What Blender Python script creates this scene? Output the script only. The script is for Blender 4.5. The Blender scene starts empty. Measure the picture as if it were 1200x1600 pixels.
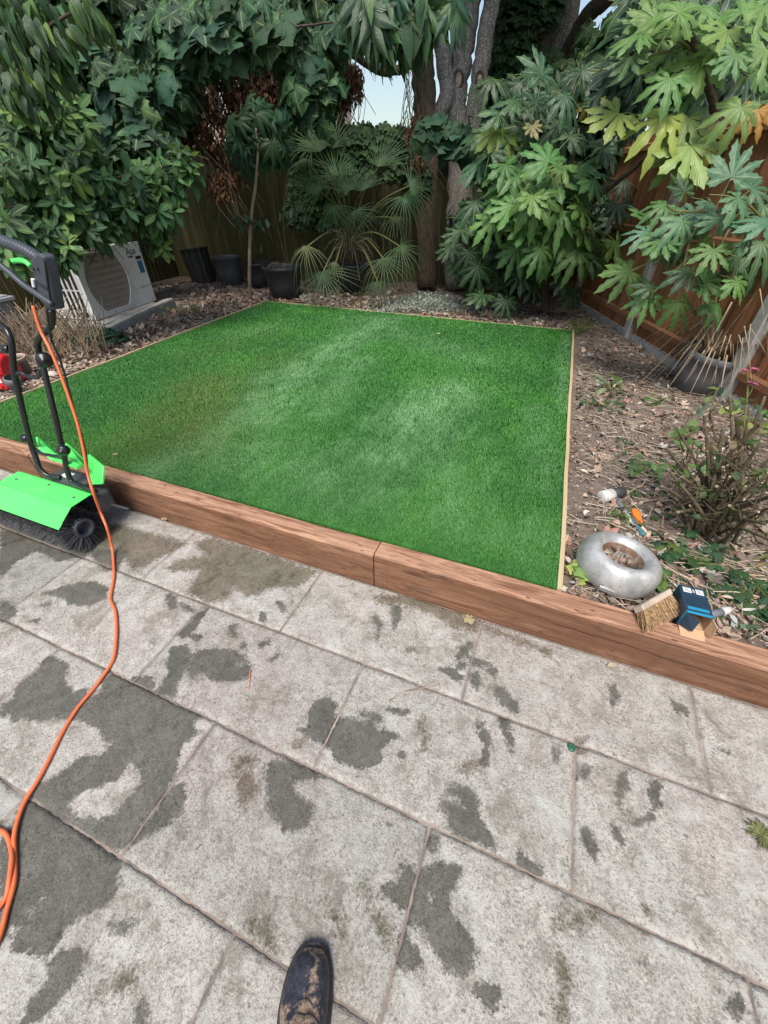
import bpy, math, random
import numpy as np
from mathutils import Vector, Matrix
random.seed(7); rng = np.random.default_rng(7)
sc = bpy.context.scene; COL = sc.collection
# ------------------------------------------------------------------ camera, sky, sun, exposure
EYE = Vector((0, 0, 1.5))
RT = Vector((.92743463, .37398531, 0)); UP = Vector((-.23417467, .58072254, .77969453)); FW = Vector((-.2915943, .7231157, -.62616008))
FPX = 622.6
cd = bpy.data.cameras.new('camera'); cam = bpy.data.objects.new('camera', cd); COL.objects.link(cam)
cd.sensor_fit = 'HORIZONTAL'; cd.sensor_width = 36; cd.lens = 36 * FPX / 1200; cd.clip_start = .02; cd.clip_end = 500
cam.matrix_world = Matrix(((RT.x, UP.x, -FW.x, 0), (RT.y, UP.y, -FW.y, 0), (RT.z, UP.z, -FW.z, 1.5), (0, 0, 0, 1)))
sc.camera = cam
SUN_EL, SUN_AZ = math.radians(60), math.radians(172)      # azimuth clockwise from +Y
w = bpy.data.worlds.new('World'); sc.world = w; w.use_nodes = True
nt = w.node_tree; bg = nt.nodes['Background']
sky = nt.nodes.new('ShaderNodeTexSky'); sky.sky_type = 'NISHITA'; sky.sun_disc = False
sky.sun_elevation = SUN_EL; sky.sun_rotation = SUN_AZ; sky.air_density = 1.3; sky.dust_density = 1.5
hs = nt.nodes.new('ShaderNodeHueSaturation'); hs.inputs['Saturation'].default_value = .92
nt.links.new(sky.outputs[0], hs.inputs['Color']); nt.links.new(hs.outputs[0], bg.inputs[0]); bg.inputs[1].default_value = .082
sd = bpy.data.lights.new('sun', 'SUN'); sd.energy = 2.4; sd.angle = math.radians(32); sd.color = (1, .93, .84)
so = bpy.data.objects.new('sun', sd); COL.objects.link(so)
sdir = Vector((math.sin(SUN_AZ) * math.cos(SUN_EL), math.cos(SUN_AZ) * math.cos(SUN_EL), math.sin(SUN_EL)))
so.rotation_euler = sdir.to_track_quat('Z', 'Y').to_euler()
sc.view_settings.view_transform = 'Standard'; sc.view_settings.look = 'None'; sc.view_settings.gamma = 1
sc.view_settings.use_curve_mapping = False; sc.view_settings.exposure = 1.02
sc.cycles.max_bounces = 8; sc.cycles.diffuse_bounces = 5; sc.cycles.transparent_max_bounces = 8

# ------------------------------------------------------------------ helpers
def ray(px, py): return RT * (px - 600) + UP * (800 - py) + FW * FPX
def G(px, py, z=0.0):                       # point on the level z
    d = ray(px, py); return EYE + d * ((z - 1.5) / d.z)
def Wy(px, py, y):                          # point at world y
    d = ray(px, py); return EYE + d * (y / d.y)
def Wx(px, py, x):
    d = ray(px, py); return EYE + d * (x / d.x)
def At(px, py, hd):                         # point at horizontal distance hd
    d = ray(px, py); return EYE + d * (hd / math.hypot(d.x, d.y))
def depth(p): return (Vector(p) - EYE).dot(FW)
LOC = {}
def tag(o, label=None, cat=None, group=None, kind=None):
    if label: o['label'] = label
    if cat: o['category'] = cat
    if group: o['group'] = group
    if kind: o['kind'] = kind
    return o
def thing(name, loc, label, cat, group=None):
    o = bpy.data.objects.new(name, None); COL.objects.link(o); o.location = loc; o.empty_display_size = .1
    LOC[o.name] = Vector(loc); return tag(o, label, cat, group)
def link(name, me, parent=None, base=None):
    o = bpy.data.objects.new(name, me); COL.objects.link(o)
    if parent is not None: o.parent = parent
    LOC[o.name] = LOC[parent.name] if parent is not None else Vector((0, 0, 0))
    return o
class MB:
    def __init__(s): s.v = []; s.f = []; s.uv = []
    def add(s, vs, fs, uvs=None):
        n = len(s.v); s.v += [tuple(p) for p in vs]; s.f += [tuple(i + n for i in f) for f in fs]
        s.uv += list(uvs) if uvs is not None else [(0, 0)] * len(vs); return s
    def box(s, x0, x1, y0, y1, z0, z1, M=None):
        p = [Vector(q) for q in ((x0,y0,z0),(x1,y0,z0),(x1,y1,z0),(x0,y1,z0),(x0,y0,z1),(x1,y0,z1),(x1,y1,z1),(x0,y1,z1))]
        if M is not None: p = [M @ q for q in p]
        return s.add(p, ((3,2,1,0),(4,5,6,7),(0,1,5,4),(1,2,6,5),(2,3,7,6),(3,0,4,7)))
    def hexa(s, p):                         # 8 points: bottom ring, top ring
        return s.add(p, ((3,2,1,0),(4,5,6,7),(0,1,5,4),(1,2,6,5),(2,3,7,6),(3,0,4,7)))
    def tube(s, pts, r, n=8, cap=True):
        pts = [Vector(p) for p in pts]; m = len(pts)
        rs = r if isinstance(r, (list, tuple)) else [r] * m
        vs = []; fs = []; uv = []; prev = None
        for i, p in enumerate(pts):
            t = (pts[min(i + 1, m - 1)] - pts[max(i - 1, 0)]).normalized()
            if prev is None:
                a = t.cross(Vector((0, 0, 1)))
                if a.length < .1: a = t.cross(Vector((1, 0, 0)))
            else: a = prev - t * prev.dot(t)
            a.normalize(); prev = a; b = t.cross(a)
            for k in range(n):
                q = 2 * math.pi * k / n; vs.append(p + (a * math.cos(q) + b * math.sin(q)) * rs[i]); uv.append((k / n, i / m))
        for i in range(m - 1):
            for k in range(n):
                k2 = (k + 1) % n; fs.append((i*n+k, i*n+k2, (i+1)*n+k2, (i+1)*n+k))
        if cap: fs.append(tuple(range(n))[::-1]); fs.append(tuple((m-1)*n + k for k in range(n)))
        return s.add(vs, fs, uv)
    def lathe(s, prof, n=24, M=None, wob=0):     # prof: list of (r,z)
        vs = []; fs = []
        for (r, z) in prof:
            for k in range(n):
                q = 2*math.pi*k/n; rr = r * (1 + wob * math.sin(3*q + z*20))
                p = Vector((rr*math.cos(q), rr*math.sin(q), z)); vs.append(M @ p if M is not None else p)
        for i in range(len(prof)-1):
            for k in range(n):
                k2 = (k+1) % n; fs.append((i*n+k, i*n+k2, (i+1)*n+k2, (i+1)*n+k))
        return s.add(vs, fs)
    def prism(s, pts, dz, M):                # extrude polygon (2D) by dz
        n = len(pts); vs = [M @ Vector((x, y, 0)) for x, y in pts] + [M @ Vector((x, y, dz)) for x, y in pts]
        fs = [tuple(range(n))[::-1], tuple(range(n, 2*n))] + [(i, (i+1) % n, n+(i+1) % n, n+i) for i in range(n)]
        return s.add(vs, fs)
    def mesh(s, name, m, off=Vector((0,0,0)), smooth=False, bevel=0):
        me = bpy.data.meshes.new(name); me.from_pydata([(x-off[0], y-off[1], z-off[2]) for x, y, z in s.v], [], s.f)
        ul = me.uv_layers.new(name='UVMap'); li = np.empty(len(me.loops), dtype=np.int32); me.loops.foreach_get('vertex_index', li)
        ul.data.foreach_set('uv', np.array(s.uv, dtype=np.float32)[li].ravel())
        if smooth: me.polygons.foreach_set('use_smooth', np.ones(len(me.polygons), dtype=bool))
        me.materials.append(m); me.update(); return me
    def build(s, name, m, parent=None, smooth=False, bevel=0, kind=None, base=None):
        off = LOC[parent.name] if parent is not None else (base if base is not None else Vector((0,0,0)))
        me = s.mesh(name, m, off, smooth); o = link(name, me, parent)
        if parent is None: o.location = off; LOC[o.name] = Vector(off)
        if bevel:
            b = o.modifiers.new('bevel', 'BEVEL'); b.width = bevel; b.segments = 2; b.limit_method = 'ANGLE'; b.angle_limit = math.radians(40)
        if kind: o['kind'] = kind
        return o
def smooth_path(pts, k=6):                   # Catmull-Rom
    pts = [Vector(p) for p in pts]; out = []
    for i in range(len(pts)-1):
        p0, p1, p2, p3 = pts[max(i-1,0)], pts[i], pts[i+1], pts[min(i+2, len(pts)-1)]
        for j in range(k):
            t = j/k
            out.append(.5*((2*p1) + (p2-p0)*t + (2*p0-5*p1+4*p2-p3)*t*t + (3*p1-p0-3*p2+p3)*t**3))
    out.append(pts[-1]); return out
def frame(y, n):                             # columns x, y, z
    y = Vector(y).normalized(); n = Vector(n); n = (n - y * n.dot(y))
    if n.length < 1e-4: n = y.orthogonal()
    n.normalize(); x = y.cross(n); return Matrix((x, y, n)).transposed()
def rnd_unit():
    while True:
        v = Vector((random.uniform(-1,1), random.uniform(-1,1), random.uniform(-1,1)))
        if .05 < v.length < 1: return v
# ------------------------------------------------------------------ materials
class NT:
    def __init__(s, name):
        s.m = bpy.data.materials.new(name); s.m.use_nodes = True; s.t = s.m.node_tree; s.p = s.t.nodes['Principled BSDF']; s.out = s.t.nodes['Material Output']
    def n(s, ty, **kw):
        o = s.t.nodes.new(ty)
        for k, v in kw.items(): setattr(o, k, v)
        return o
    def set(s, sock, v):
        if hasattr(v, 'links') or isinstance(v, bpy.types.NodeSocket): s.t.links.new(v, sock)
        else: sock.default_value = v
    def math(s, op, a, b=0.0, c=None):
        o = s.n('ShaderNodeMath', operation=op); s.set(o.inputs[0], a); s.set(o.inputs[1], b)
        if c is not None: s.set(o.inputs[2], c)
        return o.outputs[0]
    def noise(s, vec, scale, detail=3, rough=.6, dist=0):
        o = s.n('ShaderNodeTexNoise'); s.set(o.inputs['Vector'], vec); o.inputs['Scale'].default_value = scale
        o.inputs['Detail'].default_value = detail; o.inputs['Roughness'].default_value = rough; o.inputs['Distortion'].default_value = dist; return o.outputs[0]
    def mapr(s, v, a, b, c=0.0, d=1.0):
        o = s.n('ShaderNodeMapRange'); s.set(o.inputs[0], v); s.set(o.inputs[1], a); s.set(o.inputs[2], b); s.set(o.inputs[3], c); s.set(o.inputs[4], d); return o.outputs[0]
    def mix(s, f, a, b, mode='MIX'):
        o = s.n('ShaderNodeMix', data_type='RGBA', blend_type=mode); s.set(o.inputs[0], f)
        s.set(o.inputs[6], a if not isinstance(a, tuple) else (*a, 1) if len(a) == 3 else a); s.set(o.inputs[7], b if not isinstance(b, tuple) else (*b, 1) if len(b) == 3 else b); return o.outputs[2]
    def ramp(s, f, stops):
        o = s.n('ShaderNodeValToRGB'); s.set(o.inputs[0], f); e = o.color_ramp.elements
        while len(e) < len(stops): e.new(.5)
        for i, (p, c) in enumerate(stops): e[i].position = p; e[i].color = (*c, 1)
        return o.outputs[0]
    def mapping(s, scale=(1,1,1), rot=(0,0,0), src='Object', rand=True):
        tc = s.n('ShaderNodeTexCoord'); mp = s.n('ShaderNodeMapping'); mp.inputs['Scale'].default_value = scale; mp.inputs['Rotation'].default_value = rot
        s.t.links.new(tc.outputs[src], mp.inputs[0])
        if rand:
            oi = s.n('ShaderNodeObjectInfo'); mu = s.math('MULTIPLY', oi.outputs['Random'], 37.0); cx = s.n('ShaderNodeCombineXYZ')
            s.set(cx.inputs[0], mu); s.set(cx.inputs[1], mu); s.set(cx.inputs[2], mu); s.t.links.new(cx.outputs[0], mp.inputs['Location'])
        return mp.outputs[0]
    def pos(s): return s.n('ShaderNodeNewGeometry').outputs['Position']
    def attr(s, name): return s.n('ShaderNodeAttribute', attribute_name=name)
    def bump(s, h, strength=.3, dist=.01):
        o = s.n('ShaderNodeBump'); s.set(o.inputs['Height'], h); o.inputs['Strength'].default_value = strength; o.inputs['Distance'].default_value = dist
        s.t.links.new(o.outputs[0], s.p.inputs['Normal']); return o
    def fin(s, col, rough=.6, spec=.5, metal=0):
        s.set(s.p.inputs['Base Color'], (*col, 1) if isinstance(col, tuple) else col); s.set(s.p.inputs['Roughness'], rough)
        s.p.inputs['Specular IOR Level'].default_value = spec; s.p.inputs['Metallic'].default_value = metal; return s.m
def plain(name, c, rough=.5, var=.15, scale=12, spec=.5, metal=0, dirt=None, dirtamt=.5, bump=.15):
    t = NT(name); v = t.mapping()
    n = t.noise(v, scale, 4); c2 = tuple(x*(1-var) for x in c); c1 = tuple(min(1, x*(1+var)) for x in c)
    col = t.mix(t.mapr(n, .3, .7), c2, c1)
    if dirt:
        d = t.noise(v, scale*.6, 5, .7); col = t.mix(t.mapr(d, .52, .68, 0, dirtamt), col, dirt)
    if bump: t.bump(t.noise(v, scale*8, 3), bump, .004)
    return t.fin(col, t.mapr(n, .2, .8, rough*.85, min(1, rough*1.15)), spec, metal)
def wood(name, c1, c2, c3, axis=0, rough=.75, grain=60, stain=None, long=1.2, bump=.4, specks=0):
    t = NT(name); sc_ = [grain]*3; sc_[axis] = long; v = t.mapping(tuple(sc_))
    g = t.noise(v, 1, 5, .65, .6); sc2 = [3.0]*3; sc2[axis] = .6; v2 = t.mapping(tuple(sc2)); b = t.noise(v2, 1, 3)
    col = t.ramp(g, [(.28, c1), (.5, c2), (.75, c3)]); col = t.mix(t.mapr(b, .35, .7, 0, .45), col, c1)
    oi = t.n('ShaderNodeObjectInfo'); col = t.mix(t.math('MULTIPLY', oi.outputs['Random'], .62), col, c1)
    if stain:
        col = t.mix(t.mapr(t.noise(v2, 1.7, 5, .7), .48, .66, 0, .8), col, stain)
    t.bump(g, bump, .004); return t.fin(col, rough, .25)
def leafmat(name, src, rough=.42, vein=(.30,.38,.14), veinw=.10, spec=.45, trans=.28, veinamt=.6):
    t = NT(name)
    if src == 'obj':
        oi = t.n('ShaderNodeObjectInfo'); c = oi.outputs['Color']; r = oi.outputs['Random']
    else:
        c = t.attr('col').outputs['Color']; r = t.attr('col').outputs['Alpha']
    uvn = t.n('ShaderNodeUVMap'); sx = t.n('ShaderNodeSeparateXYZ'); t.t.links.new(uvn.outputs[0], sx.inputs[0])
    u = t.math('ABSOLUTE', t.math('SUBTRACT', sx.outputs[0], .5))
    vm = t.mapr(u, veinw*.5, veinw*.2, 0, veinamt)
    # side veins as a herringbone in (u,v)
    hb = t.math('SINE', t.math('MULTIPLY', t.math('SUBTRACT', sx.outputs[1], t.math('MULTIPLY', u, .55)), 62.0)); sv = t.mapr(hb, .75, 1, 0, .16)
    tc = t.n('ShaderNodeTexCoord'); ns = t.noise(tc.outputs['Object'], 14, 3)
    cc = t.mix(t.mapr(ns, .35, .7, 0, .35), c, t.mix(.6, c, (.02,.05,.02)))
    cc = t.mix(sv, cc, vein); cc = t.mix(vm, cc, vein)
    bm = t.bump(t.math('ADD', hb, t.math('MULTIPLY', ns, 3)), .22, .004)
    t.fin(cc, rough, spec)
    if trans:
        tr = t.n('ShaderNodeBsdfTranslucent'); t.t.links.new(t.mix(.5, cc, (.25,.38,.05)), tr.inputs[0]); mx = t.n('ShaderNodeMixShader'); mx.inputs[0].default_value = trans
        t.t.links.new(t.p.outputs[0], mx.inputs[1]); t.t.links.new(tr.outputs[0], mx.inputs[2]); t.t.links.new(mx.outputs[0], t.out.inputs[0])
    return t.m
def bark(name, c1, c2, lichen=None, lam=.5, scale=1.0):
    t = NT(name); v = t.mapping((9*scale, 9*scale, 2.5*scale)); g = t.noise(v, 2, 6, .7, .5); f = t.noise(t.mapping(), 55*scale, 4, .75)
    col = t.mix(t.mapr(g, .35, .65), c1, c2)
    if lichen: col = t.mix(t.mapr(f, .53, .60, 0, lam), col, lichen)
    t.bump(t.math('ADD', g, t.math('MULTIPLY', f, .5)), .7, .02); return t.fin(col, .9, .2)

M = {}
M['leaf'] = leafmat('leaf_green', 'obj', vein=(.12,.18,.08), veinamt=.35); M['matteleaf'] = leafmat('matte_leaf', 'obj', rough=.6, spec=.25, vein=(.08,.13,.07), veinamt=.12, trans=.16); M['leafs'] = leafmat('leaf_mass', 'attr', trans=.16, rough=.58, spec=.25)
M['glossleaf'] = leafmat('glossy_leaf', 'obj', rough=.36, spec=.42, vein=(.36,.48,.16), veinw=.12, veinamt=.55)
M['frond'] = leafmat('palm_frond', 'obj', rough=.5, veinamt=.25)
M['dryleaf'] = leafmat('dry_leaf', 'attr', rough=.85, vein=(.35,.24,.15), spec=.2, trans=.1)
M['dryleaf_o'] = leafmat('fallen_leaf', 'obj', rough=.8, vein=(.35,.24,.12), spec=.2, trans=.1)
M['twig'] = bark('twig', (.10,.07,.05), (.24,.18,.13), None, 0, 3)
M['straw'] = plain('dry_stem', (.30,.23,.15), .85, .35, 9)
M['green_stem'] = plain('green_stem', (.16,.17,.06), .6, .3, 20)
M['bark_grey'] = bark('bark_grey', (.10,.088,.076), (.22,.195,.172), (.52,.51,.48), .75)
M['bark_dark'] = bark('bark_dark', (.03,.024,.018), (.10,.075,.055), (.22,.19,.15), .3)
M['bark_brown'] = bark('bark_brown', (.06,.045,.03), (.17,.13,.09), None, 0, 2)
M['scar'] = plain('cut_wood', (.33,.26,.18), .85, .2, 30)
# ------------------------------------------------------------------ ground, patio, stains
M['soil'] = None
t = NT('soil'); v = t.pos(); n1 = t.noise(v, 2.2, 4); n2 = t.noise(v, 26, 6, .75); n3 = t.noise(v, 120, 3)
c = t.ramp(n2, [(.25, (.11,.086,.07)), (.5, (.25,.20,.165)), (.72, (.38,.32,.27))]); c = t.mix(t.mapr(n1, .4, .65, 0, .6), c, (.17,.13,.105))
c = t.mix(t.mapr(n3, .6, .75, 0, .5), c, (.24,.19,.15)); t.bump(t.math('ADD', n2, t.math('MULTIPLY', n3, .5)), .9, .03); M['soil'] = t.fin(c, .95, .1)
def soilz(x, y): return .165 + .018*math.sin(x*2.1+y*1.3) * math.sin(y*2.7-x*.8) + .012*math.sin(x*7.3)*math.sin(y*6.1)
LQ = [Vector((-3.90,1.296,0)), Vector((.262,1.296,0)), Vector((.19,5.63,0)), Vector((-4.20,5.64,0))]    # lawn corners
def in_lawn(x, y, m=0.0):
    if not (1.296 - m < y < 5.63 + m): return False
    f = (y-1.296)/4.34; return -3.90 - .30*f - m < x < .262 - .07*f + m
gx = np.arange(-11, 5.01, .09); gy = np.arange(1.292, 11.0, .09)
vs = []; fs = []
for j, y in enumerate(gy):
    for i, x in enumerate(gx):
        z = soilz(x, y) + random.uniform(-.006, .006)
        if in_lawn(x, y, -.03): z = .14
        vs.append((x, y, z))
nx = len(gx)
for j in range(len(gy)-1):
    for i in range(nx-1): a = j*nx+i; fs.append((a, a+1, a+nx+1, a+nx))
tag(MB().add(vs, fs).build('garden_bed', M['soil'], smooth=True), kind='structure')
tag(MB().box(-70, 70, -60, 90, -.6, -.12).build('ground', M['soil']), kind='structure')

M['mortar'] = plain('mortar', (.24,.19,.16), .95, .45, 7, bump=.5, dirt=(.085,.08,.065), dirtamt=.8)
patio = tag(MB().box(-6.5, 3.4, -2.5, 1.186, -.12, -.006).build('patio', M['mortar']), kind='structure')
# outlines of stains and of the darker strip along the sleeper foot, read off the photograph and laid on the level of the paving
def tr(ox, oy, s, pts): return [G(ox + x/s, oy + y/s) for x, y in pts]
A = lambda *p: tr(0, 830, 2.4, p); B = lambda *p: tr(500, 930, 3, p); Cc = lambda *p: tr(800, 1050, 2.91, p); Dd = lambda *p: tr(0, 1200, 3, p); Ee = lambda *p: tr(380, 1300, 3, p)
WET = [A((160,235),(240,205),(350,185),(400,215),(395,250),(340,280),(260,270),(225,245)), A((155,265),(195,265),(190,285),(155,280)), A((100,335),(150,330),(145,344)),
 A((0,265),(40,265),(65,300),(40,330),(0,345)), A((0,0),(110,0),(330,90),(220,112),(140,70),(60,110),(0,180)), A((340,70),(410,70),(480,75),(440,140),(400,150),(345,95)),
 A((625,235),(660,245),(660,290),(635,295)), A((660,265),(700,268),(740,300),(700,305)), A((780,285),(730,370),(690,400),(665,385),(740,310)), A((640,440),(700,430),(715,470),(690,520),(650,620),(590,610),(630,540)),
 A((715,500),(740,450),(800,440),(880,445),(940,490),(940,540),(880,570),(800,560),(760,530),(715,560),(700,520)), A((690,378),(760,393),(740,408)), A((860,355),(885,350),(880,390),(860,385)), A((968,425),(1005,398),(1007,420),(975,440)),
 A((893,418),(935,428),(905,438)), A((1003,485),(1045,453),(1057,465),(1015,492)), A((1038,263),(1062,263),(1077,300),(1053,307)), A((978,308),(1000,308),(992,347),(976,337)), A((508,550),(560,548),(582,580),(550,592)),
 A((385,530),(480,555),(620,620),(760,690),(725,720),(730,760),(680,800),(655,850),(660,890),(620,990),(460,1195),(400,1190),(90,1000),(130,960),(180,940),(230,900),(300,850),(390,840),(415,800),(370,740),(290,710),(200,700),(140,720),(90,700),(50,720),(40,690),(0,690),(0,650),(50,630),(60,580),(120,540),(180,470),(260,500),(240,570),(280,610),(320,590),(340,620),(380,600)),
 A((640,960),(680,955),(697,990),(680,1060),(610,1120),(530,1160),(460,1198),(500,1140),(590,1040)), A((1000,870),(1060,860),(1130,880),(1200,920),(1160,930),(1090,940),(1110,990),(1190,1040),(1150,1120),(1070,1130),(1040,1080),(1000,1030)),
 A((1115,735),(1160,740),(1155,690),(1180,640),(1230,620),(1262,650),(1250,690),(1205,790),(1150,760)), Dd((120,140),(230,190),(550,410),(560,570),(500,640),(380,690),(300,750),(270,810),(210,880),(140,850),(60,850),(90,760),(210,600),(215,570),(100,720),(0,800),(0,350),(60,250)),
 Dd((330,850),(420,870),(390,950),(300,1060),(220,1150),(120,1200),(60,1260),(100,1190),(160,1080),(230,990),(240,890)), Dd((510,715),(640,705),(645,745),(580,770),(520,755)), Dd((640,1120),(670,1090),(690,1130),(690,1200),(630,1200)),
 B((70,580),(130,570),(230,610),(290,640),(365,650),(350,675),(290,700),(280,770),(240,800),(180,810),(90,770),(50,720),(10,690),(40,620)), B((175,550),(215,533),(280,570),(302,607),(250,590)), B((303,528),(360,538),(415,543),(415,556),(350,552)),
 B((240,105),(270,95),(290,130),(285,170),(265,215),(265,150)), B((330,50),(380,50),(375,110),(350,160),(335,100)), B((590,890),(650,885),(720,920),(745,960),(740,1040),(770,1080),(830,1190),(780,1180),(690,1150),(600,1100),(590,1030),(565,1000),(570,960),(620,960),(690,1010),(660,960),(590,930)),
 B((735,595),(765,600),(785,650),(800,700),(785,790),(760,790),(775,690),(750,650)), B((832,578),(892,588),(897,660),(903,742),(880,700),(858,620)), B((813,418),(850,428),(917,500),(934,547),(900,547),(850,512),(818,470)), B((700,360),(740,360),(760,420),(735,445),(710,410)), B((558,343),(610,343),(667,380),(662,412),(620,387)),
 B((650,250),(700,225),(722,240),(670,290),(640,310)), B((700,290),(790,308),(802,326),(730,338)), B((778,338),(832,348),(827,382),(790,372)), B((1093,698),(1127,703),(1112,787),(1088,782)), B((368,733),(392,738),(397,767),(380,767)), B((500,1100),(560,1140),(550,1180),(510,1170)), B((640,330),(670,310),(690,330),(665,350)),
 Cc((435,60),(470,60),(485,100),(470,150),(450,170),(450,110)), Cc((723,128),(790,163),(797,192),(750,172)), Cc((315,420),(360,430),(362,460),(320,495),(300,490)), Cc((490,470),(520,440),(527,530),(490,580),(468,550)), Cc((633,498),(667,508),(670,617),(643,622),(633,560)), Cc((540,670),(600,668),(640,640),(652,670),(580,692)),
 Cc((308,713),(350,713),(387,800),(387,882),(340,800)), Cc((453,663),(497,720),(504,802),(473,760),(448,710)), Cc((25,840),(50,835),(160,930),(100,920),(30,880)), Cc((970,1480),(1040,1490),(1060,1540),(1000,1560),(970,1520)), Cc((598,1308),(622,1325),(615,1352),(590,1335)), Cc((955,352),(990,366),(985,375)), Cc((470,555),(490,600),(530,640),(525,650),(480,610)),
 Ee((740,170),(800,150),(810,200),(870,160),(930,140),(1030,160),(1020,210),(960,310),(970,390),(1030,450),(1075,530),(1070,640),(1050,690),(980,660),(900,560),(850,460),(790,420),(760,470),(830,590),(830,630),(720,630),(740,520),(770,420),(780,360),(740,350),(720,310),(650,300),(660,260),(730,240)), Ee((1070,730),(1130,710),(1200,750),(1200,830),(1130,790)), Ee((870,10),(922,20),(895,100),(880,70))]
DRY = [A((250,1030),(300,980),(430,930),(490,860),(540,905),(520,960),(430,1060),(390,1085),(290,1080)), A((885,485),(905,490),(900,505),(885,500)), A((250,520),(330,515),(385,560),(340,590),(270,585)), A((905,170),(935,170),(940,195),(905,200)), Ee((860,270),(880,265),(905,350),(895,350))]
BROWN = [A((720,40),(800,20),(1000,80),(1200,150),(1110,215),(1020,215),(930,255),(880,215),(850,260),(780,270),(700,235),(720,185),(745,150),(640,150),(620,140),(660,110),(770,90)), A((870,850),(940,835),(975,860),(920,880),(960,930),(990,940),(960,990),(910,1040),(890,1020),(880,970)), B((240,0),(420,0),(620,60),(750,110),(740,180),(640,160),(520,90),(380,50),(270,45)), B((640,790),(700,770),(765,760),(785,790),(740,815),(700,842),(650,832)),
 B((470,560),(490,570),(520,660),(500,740),(455,750),(470,680)), B((380,260),(430,240),(465,270),(430,265)), B((780,130),(900,180),(1100,250),(1080,290),(850,200),(770,170)), Cc((190,1110),(260,1100),(380,1090),(400,1130),(330,1160),(250,1190),(190,1170)), Cc((180,1250),(240,1260),(270,1400),(280,1600),(200,1600),(210,1400)),
 Ee((535,210),(600,210),(605,300),(610,350),(680,380),(700,480),(720,520),(690,560),(640,490),(590,430),(570,330)), Ee((395,310),(440,320),(485,440),(460,485),(430,460),(400,390)), Ee((10,410),(60,390),(130,420),(170,560),(80,550),(20,470)), Dd((440,1050),(560,960),(620,920),(660,960),(630,1050),(560,1060),(460,1070)), A((0,60),(140,20),(330,92),(560,90),(700,40),(430,-30),(300,20),(100,-50),(0,-40)), A((430,-20),(620,30),(720,40),(500,150),(420,60)), A((880,150),(940,140),(1010,200),(960,220))]
def sdf(px, py, polys):                      # signed distance to the union, positive inside
    best = np.full(px.shape, -.12)
    for poly in polys:
        P = np.array([(p.x, p.y) for p in poly]); lo = P.min(0)-.12; hi = P.max(0)+.12
        k = np.where((px > lo[0]) & (px < hi[0]) & (py > lo[1]) & (py < hi[1]))[0]
        if not len(k): continue
        x, y = px[k], py[k]; d2 = np.full(x.shape, 9.); ins = np.zeros(x.shape, bool)
        for i in range(len(P)):
            a, b = P[i-1], P[i]; e = b-a; L = max(e@e, 1e-12)
            tt = np.clip(((x-a[0])*e[0]+(y-a[1])*e[1])/L, 0, 1); d2 = np.minimum(d2, (x-a[0]-tt*e[0])**2 + (y-a[1]-tt*e[1])**2)
            cr = ((a[1] > y) != (b[1] > y)); xi = (b[0]-a[0])*(y-a[1])/((b[1]-a[1]) if b[1] != a[1] else 1e-9)+a[0]; ins ^= cr & (x < xi)
        best[k] = np.maximum(best[k], np.where(ins, 1, -1)*np.sqrt(d2))
    return np.clip(best, -.12, .12)
t = NT('paving_stone'); v = t.pos()
oi = t.n('ShaderNodeObjectInfo'); R_ = oi.outputs['Random']
big = t.noise(v, 2.4, 4, .6); mid = t.noise(v, 17, 5, .7, .3); fine = t.noise(v, 150, 3, .7); spk = t.noise(v, 330, 2, .6)
grt = t.noise(v, 75, 4, .8); ptc = t.noise(v, 6.5, 6, .75, .6); hz = t.noise(v, 1.15, 3, .5); scuff = t.noise(v, 23, 6, .8, 1.2); tone = t.mapr(R_, 0, 1, .80, 1.0)
c = t.mix(t.mapr(big, .35, .65), (.40,.385,.36), (.36,.365,.345)); c = t.mix(t.mapr(hz, .45, .62, 0, .85), c, (.40,.345,.33)); c = t.mix(t.math('MULTIPLY', R_, .35), c, (.36,.33,.31))
c = t.mix(t.mapr(mid, .47, .64, 0, .7), c, (.50,.485,.455)); c = t.mix(t.mapr(mid, .47, .36, 0, .55), c, (.225,.215,.19)); c = t.mix(t.mapr(scuff, .55, .64, 0, .5), c, (.20,.19,.17)); c = t.mix(t.mapr(scuff, .44, .36, 0, .5), c, (.52,.51,.485))
c = t.mix(t.mapr(fine, .50, .63, 0, .55), c, (.165,.155,.14)); c = t.mix(t.mapr(spk, .55, .68, 0, .62), c, (.64,.63,.60)); c = t.mix(t.mapr(grt, .53, .62, 0, .45), c, (.17,.16,.145)); c = t.mix(t.mapr(grt, .45, .36, 0, .42), c, (.58,.57,.54))
pit = t.noise(v, 48, 2, .5); c = t.mix(t.mapr(pit, .67, .71, 0, .7), c, (.13,.125,.12)); c = t.mix(t.mapr(ptc, .52, .64, 0, .66), c, (.185,.172,.14)); c = t.mix(t.mapr(t.noise(v, 13, 4, .7, 1.5), .60, .66, 0, .5), c, (.15,.14,.115)); c = t.mix(t.mapr(ptc, .45, .33, 0, .6), c, t.mix(t.mapr(fine, .42, .58), (.40,.43,.41), (.66,.69,.67)))
c = t.mix(1.0, c, (1.0, .978, .95), 'MULTIPLY'); hv = t.n('ShaderNodeHueSaturation'); t.t.links.new(c, hv.inputs['Color']); t.t.links.new(tone, hv.inputs['Value']); c = hv.outputs[0]
e1 = t.math('MULTIPLY', t.math('SUBTRACT', t.noise(v, 30, 6, .78), .5), .062); e2 = t.math('MULTIPLY', t.math('SUBTRACT', grt, .5), .030)
wv = t.math('ADD', t.math('ADD', t.attr('wet').outputs['Fac'], e1), e2); wm = t.math('MULTIPLY', t.mapr(wv, -.011, t.mapr(t.noise(v, 3.3, 3), .42, .6, -.003, .009)), t.mapr(ptc, .66, .44, .72, 1.0))
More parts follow.
